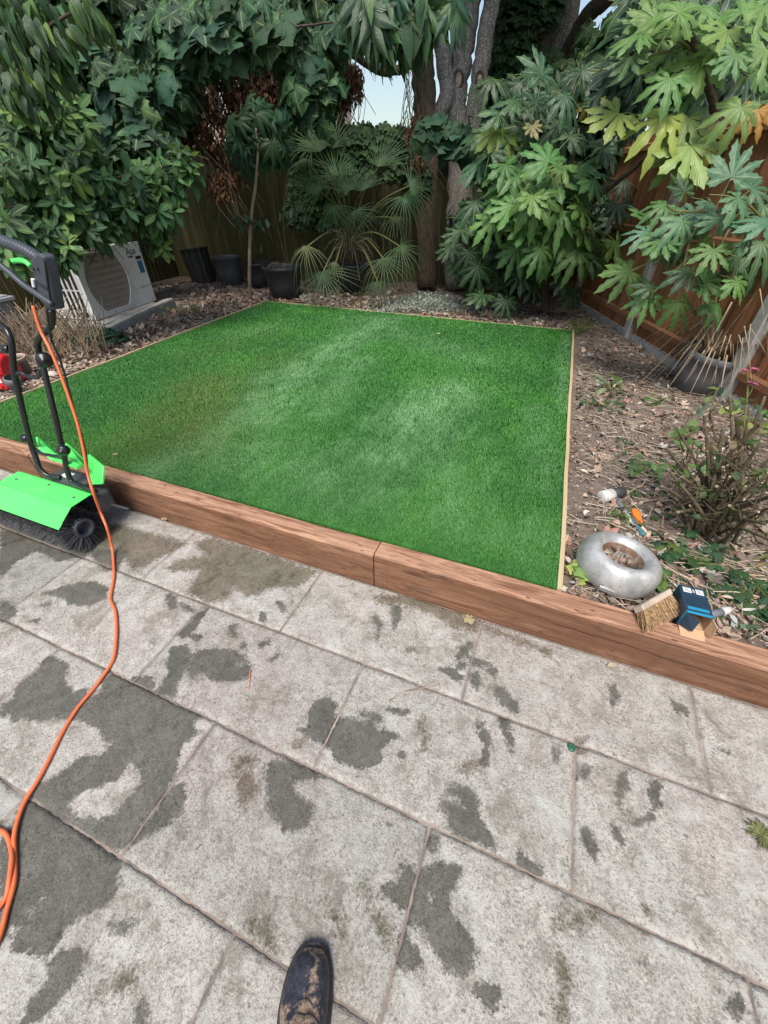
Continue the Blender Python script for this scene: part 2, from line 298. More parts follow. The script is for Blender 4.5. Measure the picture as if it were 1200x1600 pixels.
bv = t.math('ADD', t.math('ADD', t.attr('brown').outputs['Fac'], t.math('MULTIPLY', e1, 1.6)), t.math('MULTIPLY', e2, 2.0)); bmk = t.mapr(bv, -.012, .016, 0, .9)
dry = t.math('MULTIPLY', fine, .0)
dry_c = c; mulb = t.mix(1.0, dry_c, t.mix(t.mapr(hz, .42, .58), (.35,.345,.26), (.42,.365,.295)), 'MULTIPLY'); mulw = t.mix(1.0, dry_c, (.27,.275,.255), 'MULTIPLY'); c = t.mix(bmk, c, mulb)
wetc = t.mix(t.mapr(fine, .42, .62), (.032,.031,.024), (.115,.112,.094)); wetc = t.mix(t.mapr(spk, .56, .68, 0, .4), wetc, (.30,.30,.28)); wetc = t.mix(t.mapr(hz, .40, .6, 0, .6), wetc, (.10,.112,.112))
vor = t.n('ShaderNodeTexVoronoi'); vor.inputs['Scale'].default_value = 5.5; wp = t.n('ShaderNodeVectorMath', operation='ADD'); nz = t.n('ShaderNodeTexNoise'); nz.inputs['Scale'].default_value = 11; t.t.links.new(v, nz.inputs['Vector']); vm_ = t.n('ShaderNodeVectorMath', operation='SCALE'); t.t.links.new(nz.outputs['Color'], vm_.inputs[0]); vm_.inputs['Scale'].default_value = .16; t.t.links.new(v, wp.inputs[0]); t.t.links.new(vm_.outputs[0], wp.inputs[1]); t.t.links.new(wp.outputs[0], vor.inputs['Vector'])
sc_c = t.n('ShaderNodeSeparateColor'); t.t.links.new(vor.outputs['Color'], sc_c.inputs[0]); spot = t.math('MULTIPLY', t.mapr(t.math('SUBTRACT', vor.outputs['Distance'], t.math('MULTIPLY', sc_c.outputs[1], .16)), .05, .0), t.mapr(sc_c.outputs[0], .60, .62)); c = t.mix(t.math('MULTIPLY', spot, t.mapr(grt, .35, .55, .35, .8)), c, mulb)
c = t.mix(t.math('MULTIPLY', wm, .96), c, t.mix(.85, wetc, mulw))
h = t.math('ADD', t.math('MULTIPLY', mid, 1.0), t.math('MULTIPLY', fine, .35)); t.bump(t.math('ADD', h, t.math('MULTIPLY', grt, .8)), .8, .006)
M['slab'] = t.fin(c, t.mapr(wm, 0, 1, .9, .72), .2)
PX, PY = .811, .4085
rows = [(-1.665,-1.257,.2),(-1.257,-.849,-.2),(-.849,-.441,.1),(-.441,-.032,-.405),(-.032,.376,0),(.376,.787,-.407),(.787,1.184,0)]
for (y0, y1, off) in rows:
    for i in range(-8, 5):
        x0 = off + i*PX; x1 = x0 + PX
        if x1 < -6.4 or x0 > 3.3: continue
        vis = x1 > -3.4 and x0 < 1.5 and y1 > -.05
        g = .0036; st = .0125 if vis else .04
        xs = np.linspace(x0+g, x1-g, max(2, int((x1-x0)/st))); ys = np.linspace(y0+g, y1-g, max(2, int((y1-y0)/st)))
        X, Y = np.meshgrid(xs, ys); X = X.ravel(); Y = Y.ravel(); tilt = random.uniform(-.0012, .0012)
        Z = .0018*np.sin(X*9+Y*5)*np.sin(Y*11-X*4) + .0012*np.sin(X*31+1.3*Y*23) + tilt
        ed = np.minimum(np.minimum(X-x0-g, x1-g-X), np.minimum(Y-y0-g, y1-g-Y)); Z = Z - np.clip(.006-ed, 0, .006)*.5
        jag = (ed < 1e-6); X = X + jag*rng.uniform(-.0018, .0018, X.shape); Y = Y + jag*rng.uniform(-.0018, .0018, Y.shape)
        n, m = len(xs), len(ys); idx = np.arange(n*m).reshape(m, n); q = np.stack([idx[:-1,:-1], idx[:-1,1:], idx[1:,1:], idx[1:,:-1]], -1).reshape(-1, 4)
        # skirt
        ring = list(idx[0]) + list(idx[1:,-1]) + list(idx[-1,:-1][::-1]) + list(idx[1:-1,0][::-1]); nb = n*m
        V = np.concatenate([np.stack([X, Y, Z], 1), np.stack([X[ring], Y[ring], np.full(len(ring), -.02)], 1)])
        L = len(ring); sk = np.array([(ring[(k+1) % L], ring[k], nb+k, nb+(k+1) % L) for k in range(L)])
        me = bpy.data.meshes.new('slab'); me.from_pydata((V - np.array([x0, y0, 0])).tolist(), [], np.concatenate([q, sk]).tolist())
        me.materials.append(M['slab']); me.polygons.foreach_set('use_smooth', np.ones(len(me.polygons), bool))
        wet = sdf(V[:,0], V[:,1], WET); dr = sdf(V[:,0], V[:,1], DRY); wet = np.minimum(wet, -dr)
        me.attributes.new('wet', 'FLOAT', 'POINT').data.foreach_set('value', wet.astype(np.float32))
        me.attributes.new('brown', 'FLOAT', 'POINT').data.foreach_set('value', sdf(V[:,0], V[:,1], BROWN).astype(np.float32))
        o = link('slab', me, patio); o.location = (x0, y0, 0)
# ------------------------------------------------------------------ sleepers and lawn battens
M['sleeper'] = None
t = NT('sleeper_wood'); v = t.mapping((2.6, 34, 34)); g = t.noise(v, 1, 7, .72, 1.1); b = t.noise(t.mapping((.9, 5, 5)), 1, 4); bl = t.noise(t.mapping((4, 9, 9)), 1, 5, .7)
vo = t.n('ShaderNodeTexVoronoi'); t.t.links.new(t.mapping((2.2, 7, 7)), vo.inputs['Vector']); vo.inputs['Scale'].default_value = 1.0
c = t.ramp(g, [(.28, (.065,.032,.019)), (.46, (.195,.094,.053)), (.68, (.33,.18,.108))]); c = t.mix(t.mapr(b, .45, .65, 0, .6), c, (.14,.065,.040)); c = t.mix(t.mapr(bl, .56, .70, 0, .65), c, (.085,.050,.034)); c = t.mix(t.mapr(bl, .42, .30, 0, .35), c, (.42,.25,.16))
c = t.mix(t.mapr(vo.outputs['Distance'], .16, .05, 0, .7), c, (.07,.03,.018)); cr = t.noise(t.mapping((1.2, 120, 120)), 1, 3, .6, .4); c = t.mix(t.mapr(cr, .64, .70, 0, .6), c, (.06,.028,.018))
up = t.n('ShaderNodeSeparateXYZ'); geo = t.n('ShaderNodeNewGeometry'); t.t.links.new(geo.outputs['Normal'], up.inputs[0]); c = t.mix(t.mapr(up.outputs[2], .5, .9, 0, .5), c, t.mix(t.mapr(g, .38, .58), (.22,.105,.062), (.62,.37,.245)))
t.bump(t.math('ADD', g, t.math('MULTIPLY', bl, .6)), .5, .006); tco = t.n('ShaderNodeTexCoord'); sxyz = t.n('ShaderNodeSeparateXYZ'); t.t.links.new(tco.outputs['Object'], sxyz.inputs[0]); wob = t.noise(t.mapping((2.2, .01, .01)), 1, 4, .6); ck = t.math('ABSOLUTE', t.math('SUBTRACT', sxyz.outputs[2], t.math('ADD', .055, t.math('MULTIPLY', wob, .09))))
pres = t.mapr(t.noise(t.mapping((1.1, .01, .01)), 1.3, 2), .44, .5); c = t.mix(t.math('MULTIPLY', t.mapr(ck, .0032, .0012, 0, .85), pres), c, (.035,.018,.012))
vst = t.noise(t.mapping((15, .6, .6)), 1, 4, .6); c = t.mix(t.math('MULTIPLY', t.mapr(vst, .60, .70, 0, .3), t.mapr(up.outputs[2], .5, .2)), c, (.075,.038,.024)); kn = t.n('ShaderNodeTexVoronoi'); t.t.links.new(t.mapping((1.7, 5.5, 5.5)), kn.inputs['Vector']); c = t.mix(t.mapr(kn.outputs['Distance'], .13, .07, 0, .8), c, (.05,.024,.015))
M['sleeper'] = t.fin(c, .8, .25)
def sleeper(x0, x1, label, seed):
    r = random.Random(seed); n = int((x1-x0)/.045); mb = MB(); vs = []; fs = []
    prof = [(1.19,-.02),(1.19,.06),(1.19,.19),(1.196,.197),(1.205,.2),(1.25,.2),(1.283,.2),(1.289,.196),(1.291,.185),(1.291,-.02)]
    K = len(prof)
    for i in range(n+1):
        x = x0 + (x1-x0)*i/n; wy = .0025*math.sin(x*2.1+seed); wz = .002*math.sin(x*3.3+seed)
        for k, (y, z) in enumerate(prof):
            ch = r.uniform(0, .006) if k in (3, 7) and r.random() < .3 else 0
            vs.append((x, y + wy + r.uniform(-.0008, .0008) + (ch if k == 3 else -ch), z + (wz if z > .1 else 0) - ch*.7 + r.uniform(-.0008, .0008)))
    for i in range(n):
        for k in range(K-1): a = i*K+k; fs.append((a, a+K, a+K+1, a+1))
    fs.append(tuple(range(K))); fs.append(tuple(n*K+k for k in range(K))[::-1])
    return tag(mb.add(vs, fs).build('railway_sleeper', M['sleeper'], base=Vector((x0, 1.19, 0))), label, 'sleeper', 'timber sleepers edging the patio')
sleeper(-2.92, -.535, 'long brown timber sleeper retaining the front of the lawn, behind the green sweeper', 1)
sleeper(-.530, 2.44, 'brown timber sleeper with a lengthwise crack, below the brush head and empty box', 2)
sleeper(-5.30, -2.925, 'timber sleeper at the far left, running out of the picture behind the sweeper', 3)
M['pale'] = wood('pale_batten', (.42,.33,.18), (.60,.50,.31), (.72,.63,.43), axis=1, grain=40)
def batten(p, q, wdt, z0, z1, label):
    p = Vector(p); q = Vector(q); d = (q-p).normalized(); s = Vector((d.y, -d.x, 0))*wdt; mb = MB(); n = 14; vs = []; fs = []
    for i in range(n+1):
        c = p + (q-p)*i/n + Vector((d.y, -d.x, 0))*random.uniform(-.003, .003); dz = random.uniform(-.003, .003)
        vs += [c+Vector((0,0,z0)), c+s+Vector((0,0,z0)), c+s+Vector((0,0,z1+dz)), c+Vector((0,0,z1+dz))]
    for i in range(n):
        for k in range(4): a = i*4; fs.append((a+k, a+4+k, a+4+(k+1) % 4, a+(k+1) % 4))
    fs += [(3,2,1,0), (n*4, n*4+1, n*4+2, n*4+3)]
    return tag(mb.add(vs, fs).build('lawn_batten', M['pale'], base=p), label, 'batten', 'thin timber battens round the lawn')
batten((.264,1.293,0), (.192,5.66,0), .020, .1, .205, 'thin pale batten along the right edge of the lawn beside bare soil')
batten((-4.212,5.66,0), (-3.905,1.293,0), .018, .1, .206, 'thin pale batten along the left edge of the lawn')
batten((.19,5.642,0), (-4.21,5.652,0), .016, .1, .192, 'thin pale batten along the far edge of the lawn below the pots')
# ------------------------------------------------------------------ artificial lawn
t = NT('turf'); v = t.pos(); n1 = t.noise(v, 9, 4)
c = t.mix(t.mapr(n1, .35, .65), (.022,.075,.018), (.035,.105,.026)); M['turf'] = t.fin(c, .9, .1)
mb = MB(); mb.hexa([p+Vector((0,0,.13)) for p in LQ] + [p+Vector((0,0,.184)) for p in LQ]); tag(mb.build('lawn', M['turf']), kind='structure')
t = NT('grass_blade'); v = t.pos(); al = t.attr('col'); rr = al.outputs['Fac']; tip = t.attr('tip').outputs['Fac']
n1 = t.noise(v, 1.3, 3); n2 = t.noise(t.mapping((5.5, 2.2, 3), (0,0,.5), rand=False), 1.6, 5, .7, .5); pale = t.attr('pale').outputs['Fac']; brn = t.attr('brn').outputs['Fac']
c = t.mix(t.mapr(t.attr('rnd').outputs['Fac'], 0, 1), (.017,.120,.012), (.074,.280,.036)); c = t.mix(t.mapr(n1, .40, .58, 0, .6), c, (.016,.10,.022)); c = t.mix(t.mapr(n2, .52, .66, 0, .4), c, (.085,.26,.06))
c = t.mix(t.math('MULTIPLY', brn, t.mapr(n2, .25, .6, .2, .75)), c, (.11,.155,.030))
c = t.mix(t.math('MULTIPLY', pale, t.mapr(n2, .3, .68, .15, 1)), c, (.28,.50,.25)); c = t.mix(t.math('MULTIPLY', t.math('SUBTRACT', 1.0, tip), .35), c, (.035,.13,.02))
t.fin(c, .55, .35); M['grass'] = t.m
N = 500000; uu = rng.random(N*6); vv = rng.random(N*6)
gy_ = 1.292 + uu**1.6*4.34; f_ = (gy_-1.296)/4.34; x0 = -3.905-.30*f_; x1 = .262-.07*f_; gx_ = x0 + (x1-x0)*vv
fwd = -.2916*gx_ + .7231*gy_ + .81; wgt = np.clip((1.75/fwd)**1.7, .06, 1)*(uu**-.0); keep = rng.random(N*6) < wgt*.86
gx_, gy_, fwd = gx_[keep][:N], gy_[keep][:N], fwd[keep][:N]; n = len(gx_)
sw = np.clip((fwd/1.75)**.75, 1, 2.6); L = rng.uniform(.014, .027, n); wd = rng.uniform(.0011, .0021, n)*sw
yaw = rng.normal(2.4, 1.3, n); lean = np.abs(rng.normal(.55, .35, n)); lx = np.cos(yaw)*np.sin(lean); ly = np.sin(yaw)*np.sin(lean); lz = np.cos(lean)
sx = -np.sin(yaw); sy = np.cos(yaw); z0 = np.full(n, .183)
V = np.zeros((n, 5, 3), np.float32)
for k, (s, tt) in enumerate(((-1, 0), (1, 0), (1, .55), (-1, .55), (0, 1))):
    wv_ = wd*(1 if tt == 0 else .85)*s; cu = tt**1.6
    V[:,k,0] = gx_ + sx*wv_ + lx*L*cu*1.15; V[:,k,1] = gy_ + sy*wv_ + ly*L*cu*1.15; V[:,k,2] = z0 + L*(lz*.6+.4)*tt
me = bpy.data.meshes.new('grass'); base = np.arange(n)[:,None]*5
loops = np.concatenate([base+np.array([[0,1,2,3]]), base+np.array([[3,2,4]])], 1).astype(np.int32).ravel()
starts = (np.arange(n)[:,None]*7 + np.array([[0,4]])).astype(np.int32).ravel()
me.vertices.add(n*5); me.vertices.foreach_set('co', V.ravel()); me.loops.add(n*7); me.loops.foreach_set('vertex_index', loops); me.polygons.add(n*2); me.polygons.foreach_set('loop_start', starts); me.update(calc_edges=True)
def seg(px, py, a, b, r):                    # soft band between two points
    a = np.array([a.x, a.y]); b = np.array([b.x, b.y]); e = b-a; tt = np.clip(((px-a[0])*e[0]+(py-a[1])*e[1])/(e@e), 0, 1)
    return np.exp(-(((px-a[0]-tt*e[0])**2 + (py-a[1]-tt*e[1])**2)/(r*r)))
pale = np.zeros(n); brn = np.zeros(n)  # pale: sheen of brushed-flat pile and sandy infill, put into the blade colour
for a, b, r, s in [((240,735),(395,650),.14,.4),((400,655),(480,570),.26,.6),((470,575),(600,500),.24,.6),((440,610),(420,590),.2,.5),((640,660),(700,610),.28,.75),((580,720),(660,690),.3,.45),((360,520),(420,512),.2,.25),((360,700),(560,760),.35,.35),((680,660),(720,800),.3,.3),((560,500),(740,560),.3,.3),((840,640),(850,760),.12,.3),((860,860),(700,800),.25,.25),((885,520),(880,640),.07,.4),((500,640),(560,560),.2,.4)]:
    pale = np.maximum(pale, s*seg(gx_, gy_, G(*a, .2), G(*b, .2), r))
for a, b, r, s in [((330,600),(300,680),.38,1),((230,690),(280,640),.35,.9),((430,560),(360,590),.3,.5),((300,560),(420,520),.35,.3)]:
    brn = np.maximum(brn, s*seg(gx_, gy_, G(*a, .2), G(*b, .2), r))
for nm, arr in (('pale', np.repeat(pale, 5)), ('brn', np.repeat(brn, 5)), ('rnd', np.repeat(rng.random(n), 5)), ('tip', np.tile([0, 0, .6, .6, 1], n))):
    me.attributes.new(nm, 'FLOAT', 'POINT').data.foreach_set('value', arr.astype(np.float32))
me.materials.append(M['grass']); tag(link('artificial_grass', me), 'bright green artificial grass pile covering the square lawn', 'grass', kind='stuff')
# ------------------------------------------------------------------ fences
M['fence_old'] = wood('old_fence_wood', (.04,.036,.015), (.14,.125,.055), (.24,.215,.105), axis=2, grain=45, stain=(.055,.075,.025), bump=.6)
M['fence_new'] = wood('orange_fence_wood', (.12,.047,.022), (.36,.16,.075), (.50,.26,.135), axis=2, grain=45, bump=.5)
M['fence_rail'] = wood('orange_rail_wood', (.16,.07,.033), (.34,.165,.08), (.45,.25,.13), axis=0, grain=45)
M['concrete'] = plain('concrete', (.36,.35,.33), .95, .2, 14, bump=.5, dirt=(.12,.12,.10))
def fence(p, q, h, label, bmat, rmat, npost, boards=True, gravel=.0, face=1, z0=.16, post=True, rails=True):
    p = Vector((p[0], p[1], 0)); q = Vector((q[0], q[1], 0)); d = (q-p); L = d.length; d.normalize(); nrm = Vector((-d.y, d.x, 0))*face   # nrm points to the garden
    root = thing('fence', p + Vector((0,0,z0)), label, 'fence')
    F = Matrix(((d.x, nrm.x, 0, p.x), (d.y, nrm.y, 0, p.y), (0, 0, 1, z0), (0, 0, 0, 1)))
    bay = L/npost; bw = .100; shared = None
    for i in range(npost+1):
        if post: MB().box(i*bay-.05, i*bay+.05, -.06, .055, -.1, h+.04, F).build('post', M['concrete'], root, bevel=.006)
    for i in range(npost):
        a, b = (i*bay+.052, (i+1)*bay-.052) if post else (i*bay, (i+1)*bay)
        if gravel: MB().box(a, b, -.025, .012, -.08, gravel, F).build('gravel_board', M['concrete'], root)
        for z in ((gravel+.12, gravel+(h-gravel)*.5, h-.2) if rails else ()):
            mb = MB(); mb.add([F @ Vector(c) for c in ((a,-.004,z),(b,-.004,z),(b,.034,z+.012),(a,.034,z+.012),(a,-.004,z+.075),(b,-.004,z+.075),(b,.034,z+.06),(a,.034,z+.06))], ((3,2,1,0),(4,5,6,7),(0,1,5,4),(1,2,6,5),(2,3,7,6),(3,0,4,7)))
            mb.build('rail', rmat, root)
        nb = int((b-a)/bw)
        for k in range(nb):
            x0 = a+(b-a)*k/nb; x1 = a+(b-a)*(k+1)/nb + .012; zt = h-.02 + random.uniform(-.012, .008); tl = random.uniform(-.004, .004); dj = random.uniform(-.006, .004); zb = gravel+.01
            mb = MB(); mb.add([F @ Vector(c) for c in ((x0,-.034,zb),(x1-.012,-.034,zb),(x1-.012,-.024,zb),(x0,-.006+dj,zb),(x0+tl,-.034,zt),(x1-.012+tl,-.034,zt),(x1-.012+tl,-.024,zt),(x0+tl,-.006+dj,zt))], ((3,2,1,0),(4,5,6,7),(0,1,5,4),(1,2,6,5),(2,3,7,6),(3,0,4,7)))
            mb.build('board', bmat, root)
    return root
fence((-7.5,7.01), (.05,8.62), 1.95, 'old dark greenish timber fence along the back behind the pots and palm', M['fence_old'], M['fence_old'], 4, face=-1, post=False, rails=False)
fence((-6.75,1.2), (-7.32,7.3), 1.85, 'old brown timber fence on the left behind the white air conditioning unit', M['fence_old'], M['fence_old'], 3, face=-1, post=False, rails=False)
FP = Vector((.80,5.60,0)); FD = Vector((.35,-.937,0)).normalized()
a = FP - FD*3.5; b = FP + FD*7.0
fence((a.x,a.y), (b.x,b.y), 1.88, 'orange brown close board fence with grey concrete posts on the right', M['fence_new'], M['fence_rail'], 6, gravel=.07, face=-1)

# ------------------------------------------------------------------ leaf shapes
def leaf_simple(L=1.0, W=.42, fold=.10, droop=.25, ob=.5, rows=5, seed=0, wav=0.0):
    r = random.Random(seed); v = []; f = []; uv = []
    for i in range(rows+1):
        t_ = i/rows; wd_ = W*.5*math.sin(math.pi*min(1, t_**(1.0 if ob == .5 else (.75 if ob < .5 else 1.45))))**.8 if 0 < t_ < 1 else .004
        z = -droop*t_*t_ + .02*r.uniform(-1, 1)
        for k in (-1, 0, 1): v.append((k*wd_, t_*L, z + abs(k)*wd_*fold*3 + (wav*math.sin(t_*9+k+seed) if k else 0))); uv.append((.5+.5*k, t_))
    for i in range(rows):
        for k in range(2): a = i*3+k; f.append((a, a+1, a+4, a+3))
    return v, f, uv
def palmate(n=9, spread=125, join=.38, wid=.17, droop=.22, seed=0, rows=(.0,.2,.38,.55,.75,.9,1.0), jag=.05, back=.55, petiole=0, fold=.5, cup=.06):
    r = random.Random(seed); v = []; f = []; uv = []
    for i in range(n):
        a = -spread + 2*spread*i/(n-1); q = 1-(1-back)*(abs(a)/spread)**1.6; q *= r.uniform(.93, 1.07)
        aj = a + r.uniform(-3, 3); half = math.radians(spread/(n-1)); sa, ca = math.sin(math.radians(aj)), math.cos(math.radians(aj)); dz = r.uniform(.7, 1.3)*droop; o = len(v)
        for t_ in rows:
            rr = t_*q
            if t_ <= join+.001: hw = rr*math.tan(half)*1.03
            else: u = (t_-join)/(1-join); hw = (join*q*math.tan(half)*(1-u) + wid*q*math.sin(math.pi*(u*.86+.14))*1.05)*(1-u**3)
            hw = max(hw, .004); j = r.uniform(-jag, jag)*hw*3*(t_ > join)
            for k in (-1, -.45, 0, .45, 1):
                h = hw + (j if k > 0 else -j)*abs(k); x = k*h; yy = rr - abs(k)*hw*(.25 if t_ > join else .0)
                z = -dz*rr*rr + cup*rr - abs(k)*hw*fold*(.35 if t_ < join else 1)*.6 + (r.uniform(-1, 1)*.018 if abs(k) == 1 and t_ > join else 0)
                v.append((x*ca + yy*sa, -x*sa + yy*ca, z)); uv.append((.5+.5*k, t_))
        for m_ in range(len(rows)-1):
            for k in range(4): a_ = o+m_*5+k; f.append((a_, a_+1, a_+6, a_+5))
    if petiole:
        o = len(v); pts = [(0, 0, 0), (0, -petiole*.5, -petiole*.12), (0, -petiole, -petiole*.38)]
        for p in pts:
            for k in range(3): q = k*2.094; v.append((p[0]+.016*math.cos(q), p[1], p[2]+.016*math.sin(q)-.01)); uv.append((.5, .5))
        for i in range(2):
            for k in range(3): f.append((o+i*3+k, o+i*3+(k+1) % 3, o+(i+1)*3+(k+1) % 3, o+(i+1)*3+k))
    return v, f, uv
def fatsia(n=9, spread=125, join=.37, wmax=.128, droop=.25, seed=0, back=.62, petiole=.8):
    r = random.Random(seed); v = []; f = []; uv = []; T = (0,.17,.37,.43,.50,.60,.70,.80,.90,1.0); Wp = {.43:.70,.50:.86,.60:1.0,.70:.98,.80:.80,.90:.46,1.0:.02}
    for i in range(n):
        a = -spread + 2*spread*i/(n-1); q = (1-(1-back)*(abs(a)/spread)**1.7)*r.uniform(.90, 1.08); aj = math.radians(a + r.uniform(-4, 4)); half = math.radians(spread/(n-1)); sa, ca = math.sin(aj), math.cos(aj); dz = r.uniform(.6, 1.5)*droop; o = len(v); wm = wmax*r.uniform(.88,1.12)*(.75+.25*q); tw = r.uniform(-.25,.25); bend = r.uniform(-.08,.08)
        for m_, t_ in enumerate(T):
            rr = t_*q; hw = rr*math.tan(half)*1.02 if t_ <= join else wm*Wp[t_]
            for k in (-1, -.5, 0, .5, 1):
                se = 1 + (.20 if m_ % 2 else -.12)*(t_ > .45)*(abs(k) == 1) + r.uniform(-.06,.06)*abs(k); x = k*hw*se + bend*max(0, t_-join)**1.5; yy = rr + (.025 if m_ % 2 else 0)*(abs(k) == 1)*(t_ > .45)
                z = -dz*rr*rr + .06*rr - abs(k)*hw*(.30 if t_ > join else .38) + k*tw*hw*(t_ > join) + (r.uniform(-1,1)*.016*(abs(k) == 1)*(t_ > join)) + .012*math.sin(t_*15+i)*(t_ > .3)
                v.append((x*ca + yy*sa, -x*sa + yy*ca, z)); uv.append((.5+.5*k, t_))
        for m_ in range(len(T)-1):
            for k in range(4): a_ = o+m_*5+k; f.append((a_, a_+1, a_+6, a_+5))
    if petiole:
        o = len(v)
        for p in ((0, 0, 0), (0, -petiole*.5, -petiole*.15), (0, -petiole, -petiole*.42)):
            for k in range(3): q = k*2.094; v.append((p[0]+.014*math.cos(q), p[1], p[2]+.014*math.sin(q)-.012)); uv.append((.5, .5))
        for i in range(2):
            for k in range(3): f.append((o+i*3+k, o+i*3+(k+1) % 3, o+(i+1)*3+(k+1) % 3, o+(i+1)*3+k))
    return v, f, uv
def datablock(name, geo_, m):
    mb = MB(); mb.add(*geo_); return mb.mesh(name, m, smooth=True)
SIMPLE = [leaf_simple(W=.46, ob=.7, droop=.12+.1*i, seed=i, wav=.02) for i in range(4)]
LONG = [leaf_simple(W=.36, droop=.3+.1*i, ob=.4, seed=i+9, wav=.015) for i in range(3)]
SYC = [palmate(5, 126, .62, .27, .12+.12*i, i, (0,.3,.62,.70,.79,.88,1.0), .30, .60, petiole=.5, fold=.05, cup=.01) for i in range(5)]
FAT = [fatsia(8+i % 2, 118+3*i, droop=.10+.09*i, seed=i+20) for i in range(8)]
NARROW = [palmate(8, 120, .22, .10, .45+.1*i, i+50, jag=.03, back=.7, petiole=.5, fold=.5) for i in range(3)]
IVY = [palmate(5, 110, .6, .16, .1, i+40, (0,.6,.8,1.0), .05, .6, fold=.2) for i in range(2)]
DB = {k: [datablock(k+'_leaf', g, m) for g in gs] for k, gs, m in (('laurel', SIMPLE, M['leaf']), ('drooping', LONG, M['leaf']), ('sycamore', SYC, M['matteleaf']), ('palmate', FAT, M['glossleaf']), ('fingered', NARROW, M['leaf']))}
def leafobj(db, pos, tip, nrm, size, col, parent, wx=1.0):
    o = bpy.data.objects.new('leaf', db); COL.objects.link(o); o.parent = parent
    R = frame(tip, nrm); R = R @ Matrix.Diagonal((size*wx, size, size)); m = R.to_4x4(); m.translation = Vector(pos) - LOC[parent.name]
    o.matrix_basis = m; o.color = (*col, 1); return o
def scatter(name, geos, idx, pos, rot, col, m, parent=None, kind='stuff', label=None, cat=None):
    V = []; LI = []; LS = []; C_ = []; UV = []; vo = 0; lo = 0
    for k, (gv, gf, gu) in enumerate(geos):
        s = np.where(idx == k)[0]
        if not len(s): continue
        gv = np.array(gv, np.float32); gu = np.array(gu, np.float32); P = np.einsum('nij,vj->nvi', rot[s], gv) + pos[s][:,None,:]; nv = len(gv)
        fl = np.concatenate([np.array(f_) for f_ in gf]); fs_ = np.cumsum([0]+[len(f_) for f_ in gf])[:-1]; nl = len(fl)
        V.append(P.reshape(-1,3)); LI.append((fl[None,:] + (np.arange(len(s))*nv+vo)[:,None]).ravel()); LS.append((fs_[None,:] + (np.arange(len(s))*nl+lo)[:,None]).ravel())
        C_.append(np.repeat(col[s], nv, 0)); UV.append(np.tile(gu[fl], (len(s), 1))); vo += nv*len(s); lo += nl*len(s)
    V = np.concatenate(V).astype(np.float32); LI = np.concatenate(LI).astype(np.int32); LS = np.concatenate(LS).astype(np.int32)
    if parent is not None: V = V - np.array(LOC[parent.name], np.float32)
    me = bpy.data.meshes.new(name); me.vertices.add(len(V)); me.vertices.foreach_set('co', V.ravel()); me.loops.add(len(LI)); me.loops.foreach_set('vertex_index', LI)
    me.polygons.add(len(LS)); me.polygons.foreach_set('loop_start', LS); me.update(calc_edges=True); me.polygons.foreach_set('use_smooth', np.ones(len(LS), bool))
    me.attributes.new('col', 'FLOAT_COLOR', 'POINT').data.foreach_set('color', np.concatenate(C_).astype(np.float32).ravel())
    me.uv_layers.new(name='UVMap').data.foreach_set('uv', np.concatenate(UV).astype(np.float32).ravel()); me.materials.append(m)
    o = link(name, me, parent)
    if kind: o['kind'] = kind
    return tag(o, label, cat)
def hsvj(c, dv=.25, dh=.12):
    k = 1+random.uniform(-dv, dv); y = random.uniform(-dh, dh); return (max(.003, c[0]*k*(1+y*1.6)), max(.003, c[1]*k), max(.003, c[2]*k*(1-y)))
def rots(n, tips, nrms, size, wx=1.0):
    out = np.zeros((n, 3, 3))
    for i in range(n): out[i] = np.array(frame(tips[i], nrms[i])) * (size[i] if not hasattr(size[i], '__len__') else np.array(size[i]))
    return out
def inblob(b, shell=.0):
    c, r = b; u = rnd_unit()
    if shell: u = u.normalized()*random.uniform(1-shell, 1)
    return Vector(c) + Vector((u.x*r[0], u.y*r[1], u.z*r[2])), u
def pb(px, py, rpx, hd, squash=.8, fl=1.0):       # a leafy clump: centre read off the picture, given a real distance and size
    c = At(px, py, hd); r = rpx*depth(c)/FPX; return (c, (r, r*fl, r*squash))
def orient(u, down=.6, up=.9):
    out = Vector((u.x, u.y, 0)); out = out + Vector((random.uniform(-.7,.7), random.uniform(-.7,.7), 0)); tip = out*.8 + Vector((0,0,-down)) + rnd_unit()*.5
    nrm = Vector((0,0,up)) + u*.6 + Vector((0,-.5,0)) + rnd_unit()*.55; return tip, nrm
def foliage(parent, key, blobs, n_obj, n_stuff, size, cols, down=.6, geos=None, stuffname='foliage', var=.3, wx=1.0, shell=.55):
    wts = [b[1][0]*b[1][2] for b in blobs]
    for i in range(n_obj):
        b = random.choices(blobs, wts)[0]; p, u = inblob(b, shell); tip, nr = orient(u, down)
        leafobj(random.choice(DB[key]), p, tip, nr, size*random.uniform(.65, 1.25), hsvj(random.choice(cols), var), parent, wx)
    if n_stuff:
        P = []; T = []; Nn = []; S = []; K = []
        for i in range(n_stuff):
            b = random.choices(blobs, wts)[0]; p, u = inblob((b[0], tuple(x*1.02 for x in b[1]))); tip, nr = orient(u, down); P.append(p); T.append(tip); Nn.append(nr); S.append(size*random.uniform(.6, 1.15)); K.append((*hsvj(random.choice(cols), var), 1))
        geos = geos or {'laurel': SIMPLE, 'drooping': LONG, 'sycamore': SYC, 'palmate': FAT, 'fingered': NARROW}[key]
        scatter(stuffname, geos, np.array([random.randrange(len(geos)) for _ in P]), np.array([tuple(p) for p in P]), rots(len(P), T, Nn, S), np.array(K), M['leafs'], parent)
